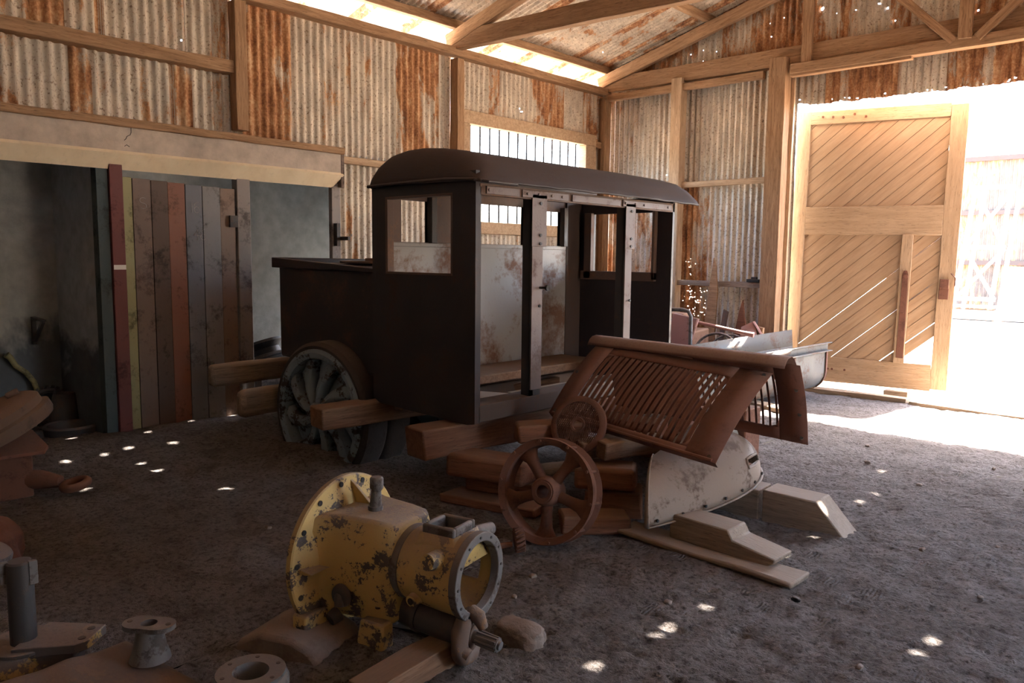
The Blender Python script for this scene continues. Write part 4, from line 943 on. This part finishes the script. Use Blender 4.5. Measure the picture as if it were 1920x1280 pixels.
mb = MB(); mb.tube([(.20, -.02, .56), (.20, -.02, .585)], .032, 16); mb.tube([(.20, -.02, .58), (.205, -.02, .66)], [.026, .021], 16); mb.tube([(.205, -.02, .655), (.207, -.02, .664), (.207, -.02, .705), (.207, -.02, .712)], [.022, .029, .029, .022], 16)
G('lever_stub', mb, 'grey_iron', bx, smooth=45)
# feet lugs
mb = MB(); mb.prism([(.24, .0), (.30, -.005), (.36, .03), (.36, .15), (.24, .15), (.22, .05)], 'y', -.175, -.10); mb.prism([(.24, .03), (.36, .03), (.36, .18), (.22, .18)], 'y', .10, .17)
mb.prism([(-.02, .03), (.06, .03), (.06, .16), (-.02, .16)], 'y', -.30, -.17); mb.prism([(-.02, .03), (.06, .03), (.06, .16), (-.02, .16)], 'y', .17, .30)
G('mounting_lug', mb, 'yellow', bx, bevel=.012)
mb = MB(); mb.disc(.012, 0, .006, Matrix.Translation((.31, -.14, .20)), 12); mb.disc(.014, -.302, -.30, Matrix.Translation((.02, 0, .1)) @ Matrix.Rotation(-PI / 2, 4, 'X'), 12); G('bolt_holes', mb, 'black', bx)
# cylinder housing, open towards +X, with a side opening on the far side
mb = MB(); cyl = Matrix.Translation((.385, 0, .375)) @ AX
def cyo(u, v):
    x = .32 * v; a = 2 * PI * u; r = .148 + .022 * v + .004 * math.sin(v * PI)
    return cyl @ Vector((r * math.cos(a), r * math.sin(a), x))
def hole(u, v): return (.16 < u < .30 and .30 < v < .74) or (.455 < u < .545 and .34 < v < .76)
mb.grid(cyo, 72, 24, skip=hole)
tb = G('drum_housing', mb, 'yellow', solid=.018, offset=-1, smooth=40)
mb = MB(); mb.lathe([(.135, .30), (.178, .30), (.178, .335), (.142, .335)], cyl, 64); mb.lathe([(.145, -.02), (.155, .0), (.155, .03), (.14, .03)], cyl, 48)
er = G('end_ring', mb, 'grey_iron', tb, smooth=40, bevel=.003)
mb = MB()
for q in range(12):
    a = 2 * PI * q / 12; mb.disc(.006, .333, .338, cyl @ Matrix.Translation((.160 * math.cos(a), .160 * math.sin(a), 0)), 8)
G('bolt_holes', mb, 'black', er)
# square port on the top (collar of four walls)
mb = MB(); x0, x1, y0, y1, za, zb = .49, .645, -.080, .080, .50, .577
for bxs in ((x0, x1, y0, y0 + .02), (x0, x1, y1 - .02, y1), (x0, x0 + .022, y0 + .02, y1 - .02), (x1 - .022, x1, y0 + .02, y1 - .02)): mb.box(*bxs, za, zb)
mb2 = MB(); mb2.hexa([(.455, -.13, .42), (.675, -.13, .42), (.675, .13, .42), (.455, .13, .42), (.485, -.085, .545), (.65, -.085, .545), (.65, .085, .545), (.485, .085, .545)])
mb2.f = mb2.f[2:]
G('port_skirt', mb2, 'yellow', tb, solid=.008, offset=-1)
G('square_port', mb, 'grey_iron', tb, bevel=.008)
mb = MB(); mb.tube([(.60, -.12, .46), (.60, -.195, .475)], [.042, .032], 16); mb.tube([(.50, -.12, .29), (.50, -.168, .285)], [.03, .024], 16); G('boss', mb, 'yellow', tb, smooth=50)
mb = MB(); mb.disc(.014, 0, .002, Matrix.Translation((.60, -.191, .475)) @ Matrix.Rotation(PI / 2, 4, 'X'), 14); mb.disc(.014, 0, .002, Matrix.Translation((.50, -.169, .285)) @ Matrix.Rotation(PI / 2, 4, 'X'), 14); G('bolt_holes', mb, 'black', tb)
mb = MB(); mb.tube([(.60, .10, .50), (.62, .24, .485), (.62, .245, .485)], [.026, .028, .02], 14); G('side_pipe', mb, 'grey_iron', tb, smooth=50)
mb = MB(); mb.tube([(.56, .02, .22), (.56, .01, .50)], .009, 8); G('inner_rod', mb, 'grease', tb)
# output shaft, worn yoke and splined stub under the drum
mb = MB(); mb.tube([(.30, -.02, .20), (.40, -.03, .17), (.55, -.04, .155), (.66, -.045, .150)], [.075, .068, .06, .055], 24); mb.tube([(.44, -.03, .166), (.46, -.03, .164)], .074, 24); osf = G('shaft_housing', mb, 'grease', smooth=50)
mb = MB(); yk = Matrix.Translation((.69, -.045, .140)) @ Matrix.Rotation(R_(10), 4, 'Z') @ AX
mb.torus(yk.translation, yk.to_3x3(), .078, .036, 36, 14); mb.v = [tuple(Vector(v) + Vector((noise.noise(Vector(v) * 14), noise.noise(Vector(v) * 14 + Vector((5, 0, 0))), noise.noise(Vector(v) * 14 + Vector((0, 9, 0))))) * .012) for v in mb.v]; mb.lathe([(.025, -.03), (.05, -.03), (.05, .03), (.025, .03)], yk, 24)
mb.tube([(.705, -.045, .245), (.745, -.05, .235), (.765, -.045, .19)], [.03, .03, .02], 10); mb.tube([(.70, -.12, .12), (.74, -.11, .10)], [.03, .022], 10)
o = G('yoke', mb, 'brown_cast', osf, smooth=60)
mb = MB(); mb.tube([(.66, -.045, .150), (.835, -.045, .138)], .026, 18)
for q in range(10):
    a = 2 * PI * q / 10; c_, s_ = math.cos(a) * .027, math.sin(a) * .027; mb.tube([(.74, -.045 + c_, .145 + s_), (.832, -.045 + c_, .138 + s_)], .005, 5)
mb.tube([(.825, -.045, .139), (.845, -.045, .137)], .018, 12); G('splined_shaft', mb, 'grey_iron', osf, smooth=40)
# what carries it
def rock(name, label, c, r, m='stone', seed=0, cat='stone', flat=.0):
    bm = bmesh.new(); bmesh.ops.create_icosphere(bm, subdivisions=4, radius=1)
    mb = MB(); vs = []
    for v in bm.verts:
        p = v.co.copy(); k = 1 + .22 * noise.noise(p * 1.3 + Vector((seed, 0, 0))) + .08 * noise.noise(p * 4 + Vector((0, seed, 0)))
        p = Vector([math.copysign(abs(a) ** .7, a) for a in p]) * k
        vs.append((c[0] + p.x * r[0], c[1] + p.y * r[1], c[2] + p.z * r[2]))
    mb.add(vs, [[v.index for v in f.verts] for f in bm.faces]); bm.free()
    return tag(obj(name, mb, m, smooth=50), label, cat)
mwx = Matrix.Translation((-2.80, 1.74, 0)) @ Matrix.Rotation(R_(20), 4, 'Z'); mb = MB()
mb.prism([(-.24, -.02), (-.17, .07), (-.07, .105), (.10, .10), (.2, .05), (.24, -.02)], 'x', -.16, .16); mb.v = [tuple(Matrix.Rotation(PI / 2, 3, 'Z') @ Vector(v)) for v in mb.v]
tag(obj('stone_block', mb, 'stone', None, mwx, bevel=.02), 'sloping dusty stone block under the bell flange of the gearbox', 'stone')
timber('brown timber chock under the splined end of the yellow gearbox', (-2.20, 1.60, .048), (-2.26, 2.20, .048), .13, .115, 'sleeper', 'timber_block', bevel=.004)
rock('stone', 'pale flat stone on the dirt right of the yoke end', (-2.16, 2.42, .015), (.12, .08, .06), 'stone', 3)
timber('dark flat iron bar lying under the middle of the gearbox', (-2.66, 2.06, .02), (-2.35, 2.20, .03), .07, .03, 'grease', 'iron_bar', bevel=.002)

# ------------------------------------------------------------------ castings along the bottom left edge
bc = thing('transmission_casing', 'brown half buried casting with a necked flange and a round flange', 'casting', (-2.75, 1.1, 0))
mb = MB()
def slab(u, v):
    x = -3.20 + .95 * u; y = .35 + 1.02 * v - .15 * (1 - u) * v; e = min(u, 1 - u, v, 1 - v) * 2
    z = .115 * min(1, e * 5) ** .5 + .03 * math.sin(u * 5 + v * 2) * min(1, e * 4) + .012 * noise.noise((x * 8, y * 8, 0))
    return (x, y, z - .01)
mb.grid(slab, 40, 40); obj('casing_body', mb, 'brown_cast', bc, smooth=50)
mb = MB(); mb.lathe([(.034, .0), (.075, .0), (.062, .04), (.05, .10), (.048, .125), (.034, .125)], Matrix.Translation((-2.925, 1.165, .115)), 28)
nk = obj('flange_neck', mb, 'grey_iron', bc, smooth=50)
mb = MB(); nm_ = Matrix.Translation((-2.925, 1.165, .238)) @ Matrix.Rotation(R_(35), 4, 'Z'); K = 40; oo = []; ii = []
for q in range(K):
    a = 2 * PI * q / K; c_, s_ = math.cos(a), math.sin(a); rr_ = .052 + .050 * abs(c_) ** 2.2; oo.append((rr_ * c_, rr_ * s_)); ii.append((.030 * c_, .030 * s_))
vs = [nm_ @ Vector((*p, 0)) for p in oo] + [nm_ @ Vector((*p, .018)) for p in oo] + [nm_ @ Vector((*p, 0)) for p in ii] + [nm_ @ Vector((*p, .018)) for p in ii]
fs = []
for q in range(K):
    r_ = (q + 1) % K; fs += [(q, r_, K + r_, K + q), (K + q, K + r_, 3 * K + r_, 3 * K + q), (2 * K + q, 3 * K + q, 3 * K + r_, 2 * K + r_), (q, 2 * K + q, 2 * K + r_, r_)]
mb.add(vs, fs); ovf = obj('oval_flange', mb, 'grey_iron', bc, smooth=30)
mb = MB()
for s_ in (-1, 1): mb.disc(.010, .017, .0195, nm_ @ Matrix.Translation((.078 * s_, 0, 0)), 12)
obj('bolt_holes', mb, 'black', ovf)
mb = MB(); mb.lathe([(.062, .02), (.13, .0), (.135, .09), (.128, .105), (.122, .11), (.122, .125), (.064, .125), (.058, .10)], Matrix.Translation((-2.50, 1.345, .03)), 48)
rfl = obj('round_flange', mb, 'grey_iron', bc, smooth=35)
mb = MB()
for q in range(6): a = 2 * PI * q / 6 + .3; mb.disc(.008, .154, .1565, Matrix.Translation((-2.50 + .10 * math.cos(a), 1.345 + .10 * math.sin(a), 0)), 10)
obj('bolt_holes', mb, 'black', rfl)
mb = MB(); mb.disc(.035, .09, .15, Matrix.Translation((-2.66, 1.02, 0)), 20); obj('filler_cap', mb, 'grey_iron', bc)

pp = thing('shaft_casting', 'dark upright keyed shaft standing on a yellow bolted plate', 'casting', (-3.38, .87, 0))
mb = MB(); mb.tube([(-3.37, .865, .12), (-3.37, .865, .455)], .0465, 28); mb.tube([(-3.37, .865, .455), (-3.37, .865, .462)], [.0465, .040], 28)
us = obj('upright_shaft', mb, 'grease', pp, smooth=40)
mb = MB(); mb.box(-3.345, -3.325, .885, .915, .37, .463); mb.box(-3.40, -3.375, .80, .83, .38, .463); obj('shaft_key', mb, 'grey_iron', us, bevel=.002)
mb = MB(); mb.disc(.13, .118, .135, Matrix.Translation((-3.38, .87, 0)), 36); mb.prism([(-3.45, .98), (-3.26, 1.13), (-3.17, 1.03), (-3.17, .98), (-3.30, .80)], 'z', .112, .150)
fp_ = obj('base_plate', mb, 'yellow_worn', pp, bevel=.004)
mb = MB(); mb.disc(.015, .149, .152, Matrix.Translation((-3.265, 1.075, 0)), 14); mb.disc(.015, .149, .152, Matrix.Translation((-3.205, 1.02, 0)), 14); obj('bolt_holes', mb, 'black', fp_)
mb = MB(); mb.lathe([(.02, -.02), (.17, -.02), (.155, .06), (.12, .115), (.02, .115)], Matrix.Translation((-3.40, .84, 0)), 32); mb.prism([(-3.36, .95), (-3.26, 1.05), (-3.20, .98), (-3.28, .84)], 'z', -.01, .115)
obj('casting_body', mb, 'yellow_worn', pp, bevel=.01)
# things at the left edge
mb = MB(); mb.lathe([(.0005, .0), (.15, .0), (.155, .01), (.155, .045), (.148, .055), (.05, .058), (.0005, .058)], Matrix.Translation((-4.36, .93, .17)) @ Matrix.Rotation(R_(-14), 4, 'X') @ Matrix.Rotation(R_(8), 4, 'Y'), 40, closed=False)
tag(obj('iron_disc', mb, 'grey_iron', smooth=35), 'pale grey iron disc at the left edge above the keyed shaft', 'disc')
rock('rusty_casting', 'lumpy rusty casting under the pale disc at the left edge', (-4.62, 1.00, .10), (.20, .20, .17), 'rust', 9, 'casting')
# big rusty box with slanted drum at the left
lb = thing('winch_casting', 'big rusty box casting with a tilted round drum on top and a tow hook', 'machine part', (-6.2, 1.5, 0))
mb = MB(); mb.hexa([(-7.0, .9, -.02), (-6.07, .6, -.02), (-5.88, 1.62, -.02), (-6.7, 1.85, -.02), (-7.0, .9, .27), (-6.07, .6, .27), (-5.88, 1.62, .30), (-6.7, 1.85, .30)]); obj('box_body', mb, 'rust', lb, bevel=.02)
mb = MB(); SR, SC_ = Vector((.74, .68, 0)), Vector((.68, -.74, 0))
def frame_to(c_, n_):
    n_ = n_.normalized(); x_ = (SR - n_ * SR.dot(n_)).normalized(); return Matrix.Translation(c_) @ Matrix((x_, n_.cross(x_), n_)).transposed().to_4x4()
T3 = frame_to((-6.05, 1.36, .35), Vector((0, 0, 1)) + SR * .10 + SC_ * .22)
mb.prism([(-.5, -.42), (.05, -.42), (.22, -.10), (.42, .02), (.40, .10), (.18, .30), (-.5, .30)], 'z', -.012, .012, T3); obj('bent_plate', mb, 'rust_hood', lb, bevel=.003)
mb = MB(); T4 = frame_to((-6.00, 1.48, .47), Vector((0, 0, 1)) - SR * .42 + SC_ * .30) @ Matrix.Scale(1.12, 4)
mb.lathe([(.0005, -.04), (.29, -.04), (.30, -.02), (.30, .03), (.27, .045), (.27, .09), (.245, .11), (.20, .135), (.10, .14), (.0005, .14)], T4, 48, closed=False); dru = obj('drum', mb, 'drum_brown', lb, smooth=40)
mb = MB()
for q in range(5): a = 2 * PI * q / 5 + .6; mb.box(.12, .19, -.014, .014, .10, .17, T4 @ Matrix.Rotation(a, 4, 'Z'))
obj('drum_ribs', mb, 'drum_brown', dru, bevel=.004)
mb = MB(); mb.tube([(-6.3, 1.4, .10), (-5.86, 1.66, .11), (-5.76, 1.75, .10)], [.06, .065, .04], 14); mb.torus((-5.69, 1.82, .08), Matrix.Rotation(R_(12), 3, 'X'), .075, .028, 28, 10); obj('tow_hook', mb, 'rust', lb, smooth=60)

# ------------------------------------------------------------------ things inside the alcoves
mb = MB(); mb.box(-8.30, -8.27, 2.34, 2.38, .78, 1.04); mb.prism([(-8.28, 1.04), (-8.28, 1.01), (-7.98, 1.01), (-7.98, 1.03)], 'y', 2.34, 2.38); mb.hexa([(-8.27, 2.345, .82), (-8.25, 2.345, .80), (-8.25, 2.375, .80), (-8.27, 2.375, .82), (-8.03, 2.345, 1.02), (-8.0, 2.345, 1.0), (-8.0, 2.375, 1.0), (-8.03, 2.375, 1.02)])
tag(obj('wall_bracket', mb, 'grease', bevel=.003), 'dark triangular iron bracket on the back wall of the left alcove', 'bracket')
mb = MB(); mb.tube([(-8.2, 2.10, .71), (-8.2, 2.13, .68), (-8.2, 2.17, .60), (-8.2, 2.25, .53), (-8.2, 2.31, .44), (-8.2, 2.34, .33), (-8.2, 2.345, .15), (-8.2, 2.34, .02)], [.03, .026, .024, .024, .024, .023, .022, .022], 12)
tag(obj('bent_pipe', mb, 'board_yellow', smooth=50), 'bent yellowish pipe standing against the alcove wall', 'pipe')
mb = MB(); mb.torus((-8.12, 2.40, .20), Matrix.Rotation(PI / 2, 3, 'Y'), .155, .028, 36, 8)
for q in range(26): a = 2 * PI * q / 26; mb.box(-.012, .012, -.01, .01, .175, .20, Matrix.Translation((-8.12, 2.40, .20)) @ Matrix.Rotation(a, 4, 'X'))
tag(obj('toothed_ring', mb, 'grease'), 'dark toothed ring leaning in the left alcove', 'ring')
mb = MB(); mb.lathe([(.0005, .0), (.155, .0), (.135, .10), (.10, .30), (.09, .335), (.0005, .335)], Matrix.Translation((-8.0, 2.50, .0)), 20, closed=False); mb.tube([(-8.0, 2.42, .33), (-8.0, 2.42, .37)], .015, 8); mb.tube([(-7.95, 2.58, .27), (-7.9, 2.66, .26)], .012, 6)
tag(obj('conical_housing', mb, 'grease', smooth=50), 'dark tapering metal housing beside the toothed ring', 'machine part')
mb = MB(); mb.lathe([(.15, .0), (.21, .0), (.225, .09), (.21, .11), (.19, .10), (.17, .03), (.0005, .02)], Matrix.Translation((-7.62, 2.42, -.0)), 32, closed=False)
tag(obj('round_pan', mb, 'grease', smooth=40), 'low round dark pan on the floor in front of the tapering housing', 'pan')
mb = MB(); mb.box(-8.2, -8.12, 1.86, 1.96, 0, .72); tag(obj('wooden_post', mb, 'cab_rust', bevel=.01), 'short dark post in the left alcove at the left edge', 'post')
tr = random.Random(8)
for i, (x, y, s_) in enumerate(((-7.9, 2.12, .09), (-7.7, 2.2, .07), (-7.95, 1.95, .08), (-7.5, 2.05, .07))):
    mb = MB(); mb.box(-s_, s_, -s_ * .6, s_ * .6, 0, s_ * 1.1, Matrix.Translation((x, y, 0)) @ Matrix.Rotation(tr.uniform(0, 3), 4, 'Z')); mb.tube([(x - .1, y - .05, s_ * 1.2), (x + .12, y + .06, s_ * 1.15)], .018, 8)
    tag(obj('scrap_iron', mb, 'grease', bevel=.008), ('squat dark scrap block with a rod, nearest the toothed ring', 'small dark scrap block with a rod behind the drum', 'dark scrap block left of the toothed ring', 'dark scrap block nearest the big drum')[i], 'scrap', 'dark scrap on the alcove floor')
# black round pulley and a small stand in the right alcove
pl = thing('grooved_pulley', 'black grooved pulley lying tilted in the right alcove', 'pulley', (-7.9, 4.65, .35))
T5 = Matrix.Translation((-7.86, 4.52, .56)) @ Matrix.Rotation(R_(-18), 4, 'Y') @ Matrix.Rotation(R_(8), 4, 'X')
mb = MB(); mb.lathe([(.0005, -.10), (.24, -.10), (.25, -.06), (.16, -.02), (.15, .04), (.20, .10), (.19, .13), (.0005, .13)], T5, 40, closed=False); obj('pulley_body', mb, 'black', pl, smooth=40)
mb = MB(); mb.lathe([(.235, -.115), (.262, -.105), (.262, -.085), (.24, -.08)], T5, 40); obj('rim', mb, 'grease', pl, smooth=40)
mb = MB(); mb.box(-8.1, -7.6, 4.3, 4.8, 0, .36); tag(obj('crate', mb, 'board_dark', bevel=.01), 'dark crate under the black pulley in the right alcove', 'crate')

# ------------------------------------------------------------------ galvanised trough by the door
tg = thing('metal_trough', 'long half round galvanised trough with rusty flanges near the door', 'trough', (-3.7, 8.0, 0))
TA = Vector((-4.28, 6.86, .46)); TB = Vector((-3.74, 9.40, .585)); td = (TB - TA); tl = td.length; tdn = td.normalized(); tw = Vector((tdn.y, -tdn.x, 0)); RT = .24
tz = Vector((0, 0, 1)); th0 = R_(-8)
def trg(u, v, r=RT):
    D = .24; tot = 2 * D + PI * RT; q = v * tot                       # U-shaped section: straight sides and a half round bottom
    if q < D: p = (-r, -q)
    elif q > tot - D: p = (r, -(tot - q))
    else: a = PI + (q - D) / RT; p = (r * math.cos(a), -D + r * math.sin(a))
    return TA + td * u + tw * p[0] + tz * p[1]
mb = MB(); mb.grid(lambda u, v: trg(u, v), 8, 28)
obj('trough_shell', mb, 'galv', tg, solid=.008, smooth=60)
mb = MB()
for s_ in (-1, 1):
    for up_, wd_ in ((.0, .07), ):
        e = TA + tw * RT * s_; q0 = e; q1 = e + td; o_ = tw * s_ * wd_; mb.add([q0, q1, q1 + o_, q0 + o_], [(0, 1, 2, 3)])
e = TA + tw * RT; mb.add([e, e + td, e + td + tz * .09, e + tz * .09], [(0, 1, 2, 3)]); mb.add([e + tz * .09, e + td + tz * .09, e + td + tz * .095 + tw * .06, e + tz * .095 + tw * .06], [(0, 1, 2, 3)])
e = TA - tw * RT; mb.add([e, e + td, e + td + tz * .20 - tw * .02, e + tz * .20 - tw * .02], [(0, 1, 2, 3)])
obj('trough_flange', mb, 'galv', tg, solid=.008)
mb = MB()
for u in (.01, .25, .5, .75, .99): mb.grid(lambda a, b: trg(u + .012 * (a - .5), b, RT + .012), 1, 28)
obj('rib_band', mb, 'rust', tg, solid=.008, smooth=60)

# ------------------------------------------------------------------ scrap heap behind the cab
def scrap(name, label, mb, m='junk', cat='scrap', **k): return tag(obj(name, mb, m, **k), label, cat)
mb = MB(); mb.tube([(-5.15, 7.75, .10), (-5.15, 7.75, .98), (-5.13, 7.76, 1.03), (-5.06, 7.78, 1.06)] + [(-4.62, 7.9, 1.065), (-4.56, 7.92, 1.05), (-4.53, 7.93, .99), (-4.52, 7.93, .10)], .022, 10)
scrap('pipe_hoop', 'grey bent pipe hoop standing behind the cab', mb, 'grey_iron', smooth=50)
mb = MB(); mb.box(-.55, .55, -.35, .35, 0, .75, Matrix.Translation((-5.45, 8.75, 0)) @ Matrix.Rotation(R_(12), 4, 'Z')); mb.box(-.4, .4, -.3, .25, .75, .92, Matrix.Translation((-5.5, 8.75, 0)) @ Matrix.Rotation(R_(5), 4, 'Z')); mb.tube([(-6.0, 8.3, .95), (-5.0, 8.45, .93)], .045, 12); mb.tube([(-5.7, 8.35, .80), (-5.7, 8.2, .8)], .10, 18); mb.tube([(-5.3, 8.42, .62), (-5.3, 8.3, .62)], .13, 18); mb.box(-5.2, -4.9, 8.4, 8.6, .80, .98)
scrap('engine_block', 'orange rusty engine block in the scrap heap by the back wall', mb, 'junk', 'engine', bevel=.02)
mb = MB(); mb.hexa([(-4.98, 8.02, .42), (-4.68, 8.02, .40), (-4.66, 8.05, .40), (-4.96, 8.05, .42), (-4.90, 8.16, 1.00), (-4.58, 8.16, .95), (-4.56, 8.19, .95), (-4.88, 8.19, 1.0)])
scrap('metal_sheet', 'faded pink metal sheet leaning inside the pipe hoop', mb, 'pink', 'metal sheet', bevel=.01)
mb = MB(); mb.torus((-5.10, 8.2, .72), Matrix.Rotation(R_(50), 3, 'X'), .24, .03, 36, 8); scrap('brake_band', 'pale rusty ring band behind the pink panel', mb, 'galv', 'ring', smooth=60)
mb = MB(); mb.torus((-4.55, 8.56, .53), Matrix.Rotation(R_(58), 3, 'X') @ Matrix.Rotation(R_(10), 3, 'Y'), .25, .016, 36, 8); mb.torus((-4.47, 8.70, .51), Matrix.Rotation(R_(60), 3, 'X'), .25, .012, 36, 8)
scrap('wheel_hoop', 'grey double hoop right of the pipe hoop', mb, 'grey_iron', 'ring', smooth=60)
mb = MB(); mb.tube([(-4.62, 8.56, .44), (-4.58, 8.6, .54)], .15, 20); scrap('rubber_bellows', 'black rubber bellows inside the grey hoop', mb, 'black', 'rubber part')
mb = MB(); mb.hexa([(-4.02, 8.30, .50), (-3.78, 8.36, .40), (-3.76, 8.38, .40), (-4.0, 8.32, .50), (-4.10, 8.5, .84), (-3.96, 8.54, .92), (-3.94, 8.56, .92), (-4.08, 8.52, .84)]); mb.hexa([(-3.96, 8.54, .92), (-3.94, 8.56, .92), (-3.6, 8.62, .40), (-3.62, 8.6, .40), (-3.95, 8.50, .92), (-3.93, 8.52, .92), (-3.58, 8.58, .38), (-3.6, 8.56, .38)])
mb.v = [(a - .52, b + 1.0, c - .06) for a, b, c in mb.v]; mb.v = [(a, b - .14, c) for a, b, c in mb.v]
scrap('angle_bracket', 'rusty pinkish angle bracket standing up left of the trough', mb, 'pink', 'bracket', bevel=.003)
mb = MB(); mb.tube([(-4.95, 8.35, .93), (-4.15, 8.45, .80), (-4.02, 8.47, .78)], [.018, .022, .03], 10); scrap('steering_rod', 'thin red brown rod running from the engine to the angle bracket', mb, 'pink', 'rod', smooth=50)
mb = MB(); mb.tube([(-6.2, 8.3, 1.28), (-5.75, 8.5, 1.02)], .03, 8); mb.tube([(-5.95, 8.2, 1.35), (-5.55, 8.5, .98)], .02, 8); scrap('iron_rods', 'two crossed rusty rods on top of the engine block', mb, 'junk', 'rod')
# boards leaning on the back wall
def leaner(label, pts, y, m, t=.03, name='leaning_board'):
    mb = MB(); lean = lambda z: y - .20 * (1.8 - z) * .5
    n = len(pts); vs = [(x, lean(z), z) for x, z in pts] + [(x, lean(z) + t, z) for x, z in pts]
    mb.add(vs, [tuple(range(n)), tuple(range(2 * n - 1, n - 1, -1))] + [(i, n + i, n + (i + 1) % n, (i + 1) % n) for i in range(n)])
    return tag(obj(name, mb, m, bevel=.003), label, 'board')
leaner('tall splintered board with a pointed top leaning on the back wall', [(-5.26, 0), (-5.08, 0), (-5.10, 1.22), (-5.15, 1.52), (-5.20, 1.66), (-5.21, 1.50), (-5.23, 1.24)], 9.66, 'frame')
leaner('reddish pointed board leaning beside the doorway post', [(-4.78, 0), (-4.58, 0), (-4.58, .60), (-4.66, .92), (-4.70, 1.12), (-4.74, .95), (-4.80, .45)], 9.60, 'sleeper_red')
leaner('dark narrow bar leaning between the two pointed boards', [(-5.06, 0), (-5.00, 0), (-4.90, .95), (-4.97, .98)], 9.62, 'cab_rust')
leaner('short squared board end right of the reddish board', [(-4.52, 0), (-4.38, 0), (-4.36, .78), (-4.50, .80)], 9.54, 'frame', .05)
mb = MB(); mb.box(-.09, .09, -.03, .03, 0, .04, Matrix.Translation((-4.64, 9.70, 1.345))); mb.box(-.03, .05, -.02, .02, .04, .07, Matrix.Translation((-4.64, 9.70, 1.345))); scrap('small_fitting', 'small dark fitting lying on the low grey girt', mb, 'black', 'fitting', bevel=.006)

# ------------------------------------------------------------------ loose bits on the floor
rock('pebble', 'small dark shiny chip on the dirt right of the flat plank', (-1.44, 3.61, .018), (.022, .012, .012), 'black', 2, 'pebble')
pr2 = random.Random(12)
for i in range(16):
    x, y = [(-1.9, 3.2), (-2.45, 2.7), (-1.2, 4.8), (-1.6, 6.2), (-.9, 5.2), (-2.1, 6.6), (-1.0, 6.6), (-2.55, 2.95), (-1.0, 3.2), (-1.35, 2.6), (-.8, 4.3), (-1.75, 5.4), (-3.4, 2.9), (-4.2, 2.4), (-2.3, 7.2), (-1.3, 7.1)][i]
    o = rock('pebble', 'small brown stone lying loose on the open dirt floor', (x, y, gz(x, y) + .004), (pr2.uniform(.012, .026), pr2.uniform(.012, .022), pr2.uniform(.009, .016)), 'stone', i + 20, 'pebble'); o['group'] = 'loose stones on the dirt'

# ------------------------------------------------------------------ outside, through the doorway
def ext(p0, p1, w, h, m, parent=None, name='post'): return beam(name, p0, p1, w, h, m, parent, rough=.003, bevel=0)
tw_ = thing('lattice_tower', 'white cross braced timber tower standing outside in the sun', 'tower', (-5.2, 26, 0))
TX = -.65
for x0, x1, y in ((-5.35, -5.02, 26.0), (-4.55, -4.28, 26.0), (-5.35, -5.02, 27.2), (-4.55, -4.28, 27.2)):
    xa, xb = (x0 - .15 + TX, x0 + .25 + TX) if x0 < -5 else (x0 + TX, x0 + .35 + TX)
    ext((xa, y, 0), (xb, y, 3.75), .10, .10, 'white_steel', tw_, 'leg')
for y in (26.0,):
    for z in (.55, 2.05, 3.75): ext((-5.5 + z * .07 + TX, y, z), (-4.45 + z * .09 + TX, y, z), .09, .11, 'white_steel', tw_, 'rail')
    for za, zb in ((.6, 2.0), (2.1, 3.7)):
        ext((-5.45 + za * .1 + TX, y, za), (-4.45 + zb * .09 + TX, y, zb), .06, .09, 'white_steel', tw_, 'brace'); ext((-5.45 + zb * .1 + TX, y - .05, zb), (-4.5 + za * .09 + TX, y - .05, za), .06, .09, 'white_steel', tw_, 'brace')
ob = thing('corrugated_building', 'washed out rusty corrugated building across the yard', 'building', (-4, 29, 0))
mb = MB(); corr(mb, (-9, 29.1, 0), Xv, Zv, (0, -1, 0), 16, 0, 5.0, lambda r: r.uniform(.45, .8), seed=31, pitch=.12, amp=.02); mb.box(-9, 7, 29.2, 33, 0, 4.95)
obj('iron_wall', mb, 'corr_yard', ob, smooth=60)
for x in (-5.55, -3.45, -1.3, .8): ext((x, 29.0, 0), (x, 29.0, 5.0), .16, .16, 'cab_brown', ob)
for z in (1.6, 3.2, 4.9): ext((-9, 29.0, z), (7, 29.0, z), .1, .14, 'cab_brown', ob, 'girt')
mb = MB(); mb.box(-4.75, -1.9, 25.2, 25.6, 0, 1.5); tag(obj('white_box', mb, 'white_board', bevel=.02), 'white box beside the foot of the lattice tower', 'box')
mb = MB(); mb.box(-6.1, -4.9, 25.2, 25.6, 0, .28); mb.box(-6.1, -4.9, 25.15, 25.65, .34, .40); tag(obj('pallet', mb, 'frame_pale'), 'low pallet in front of the lattice tower', 'pallet')
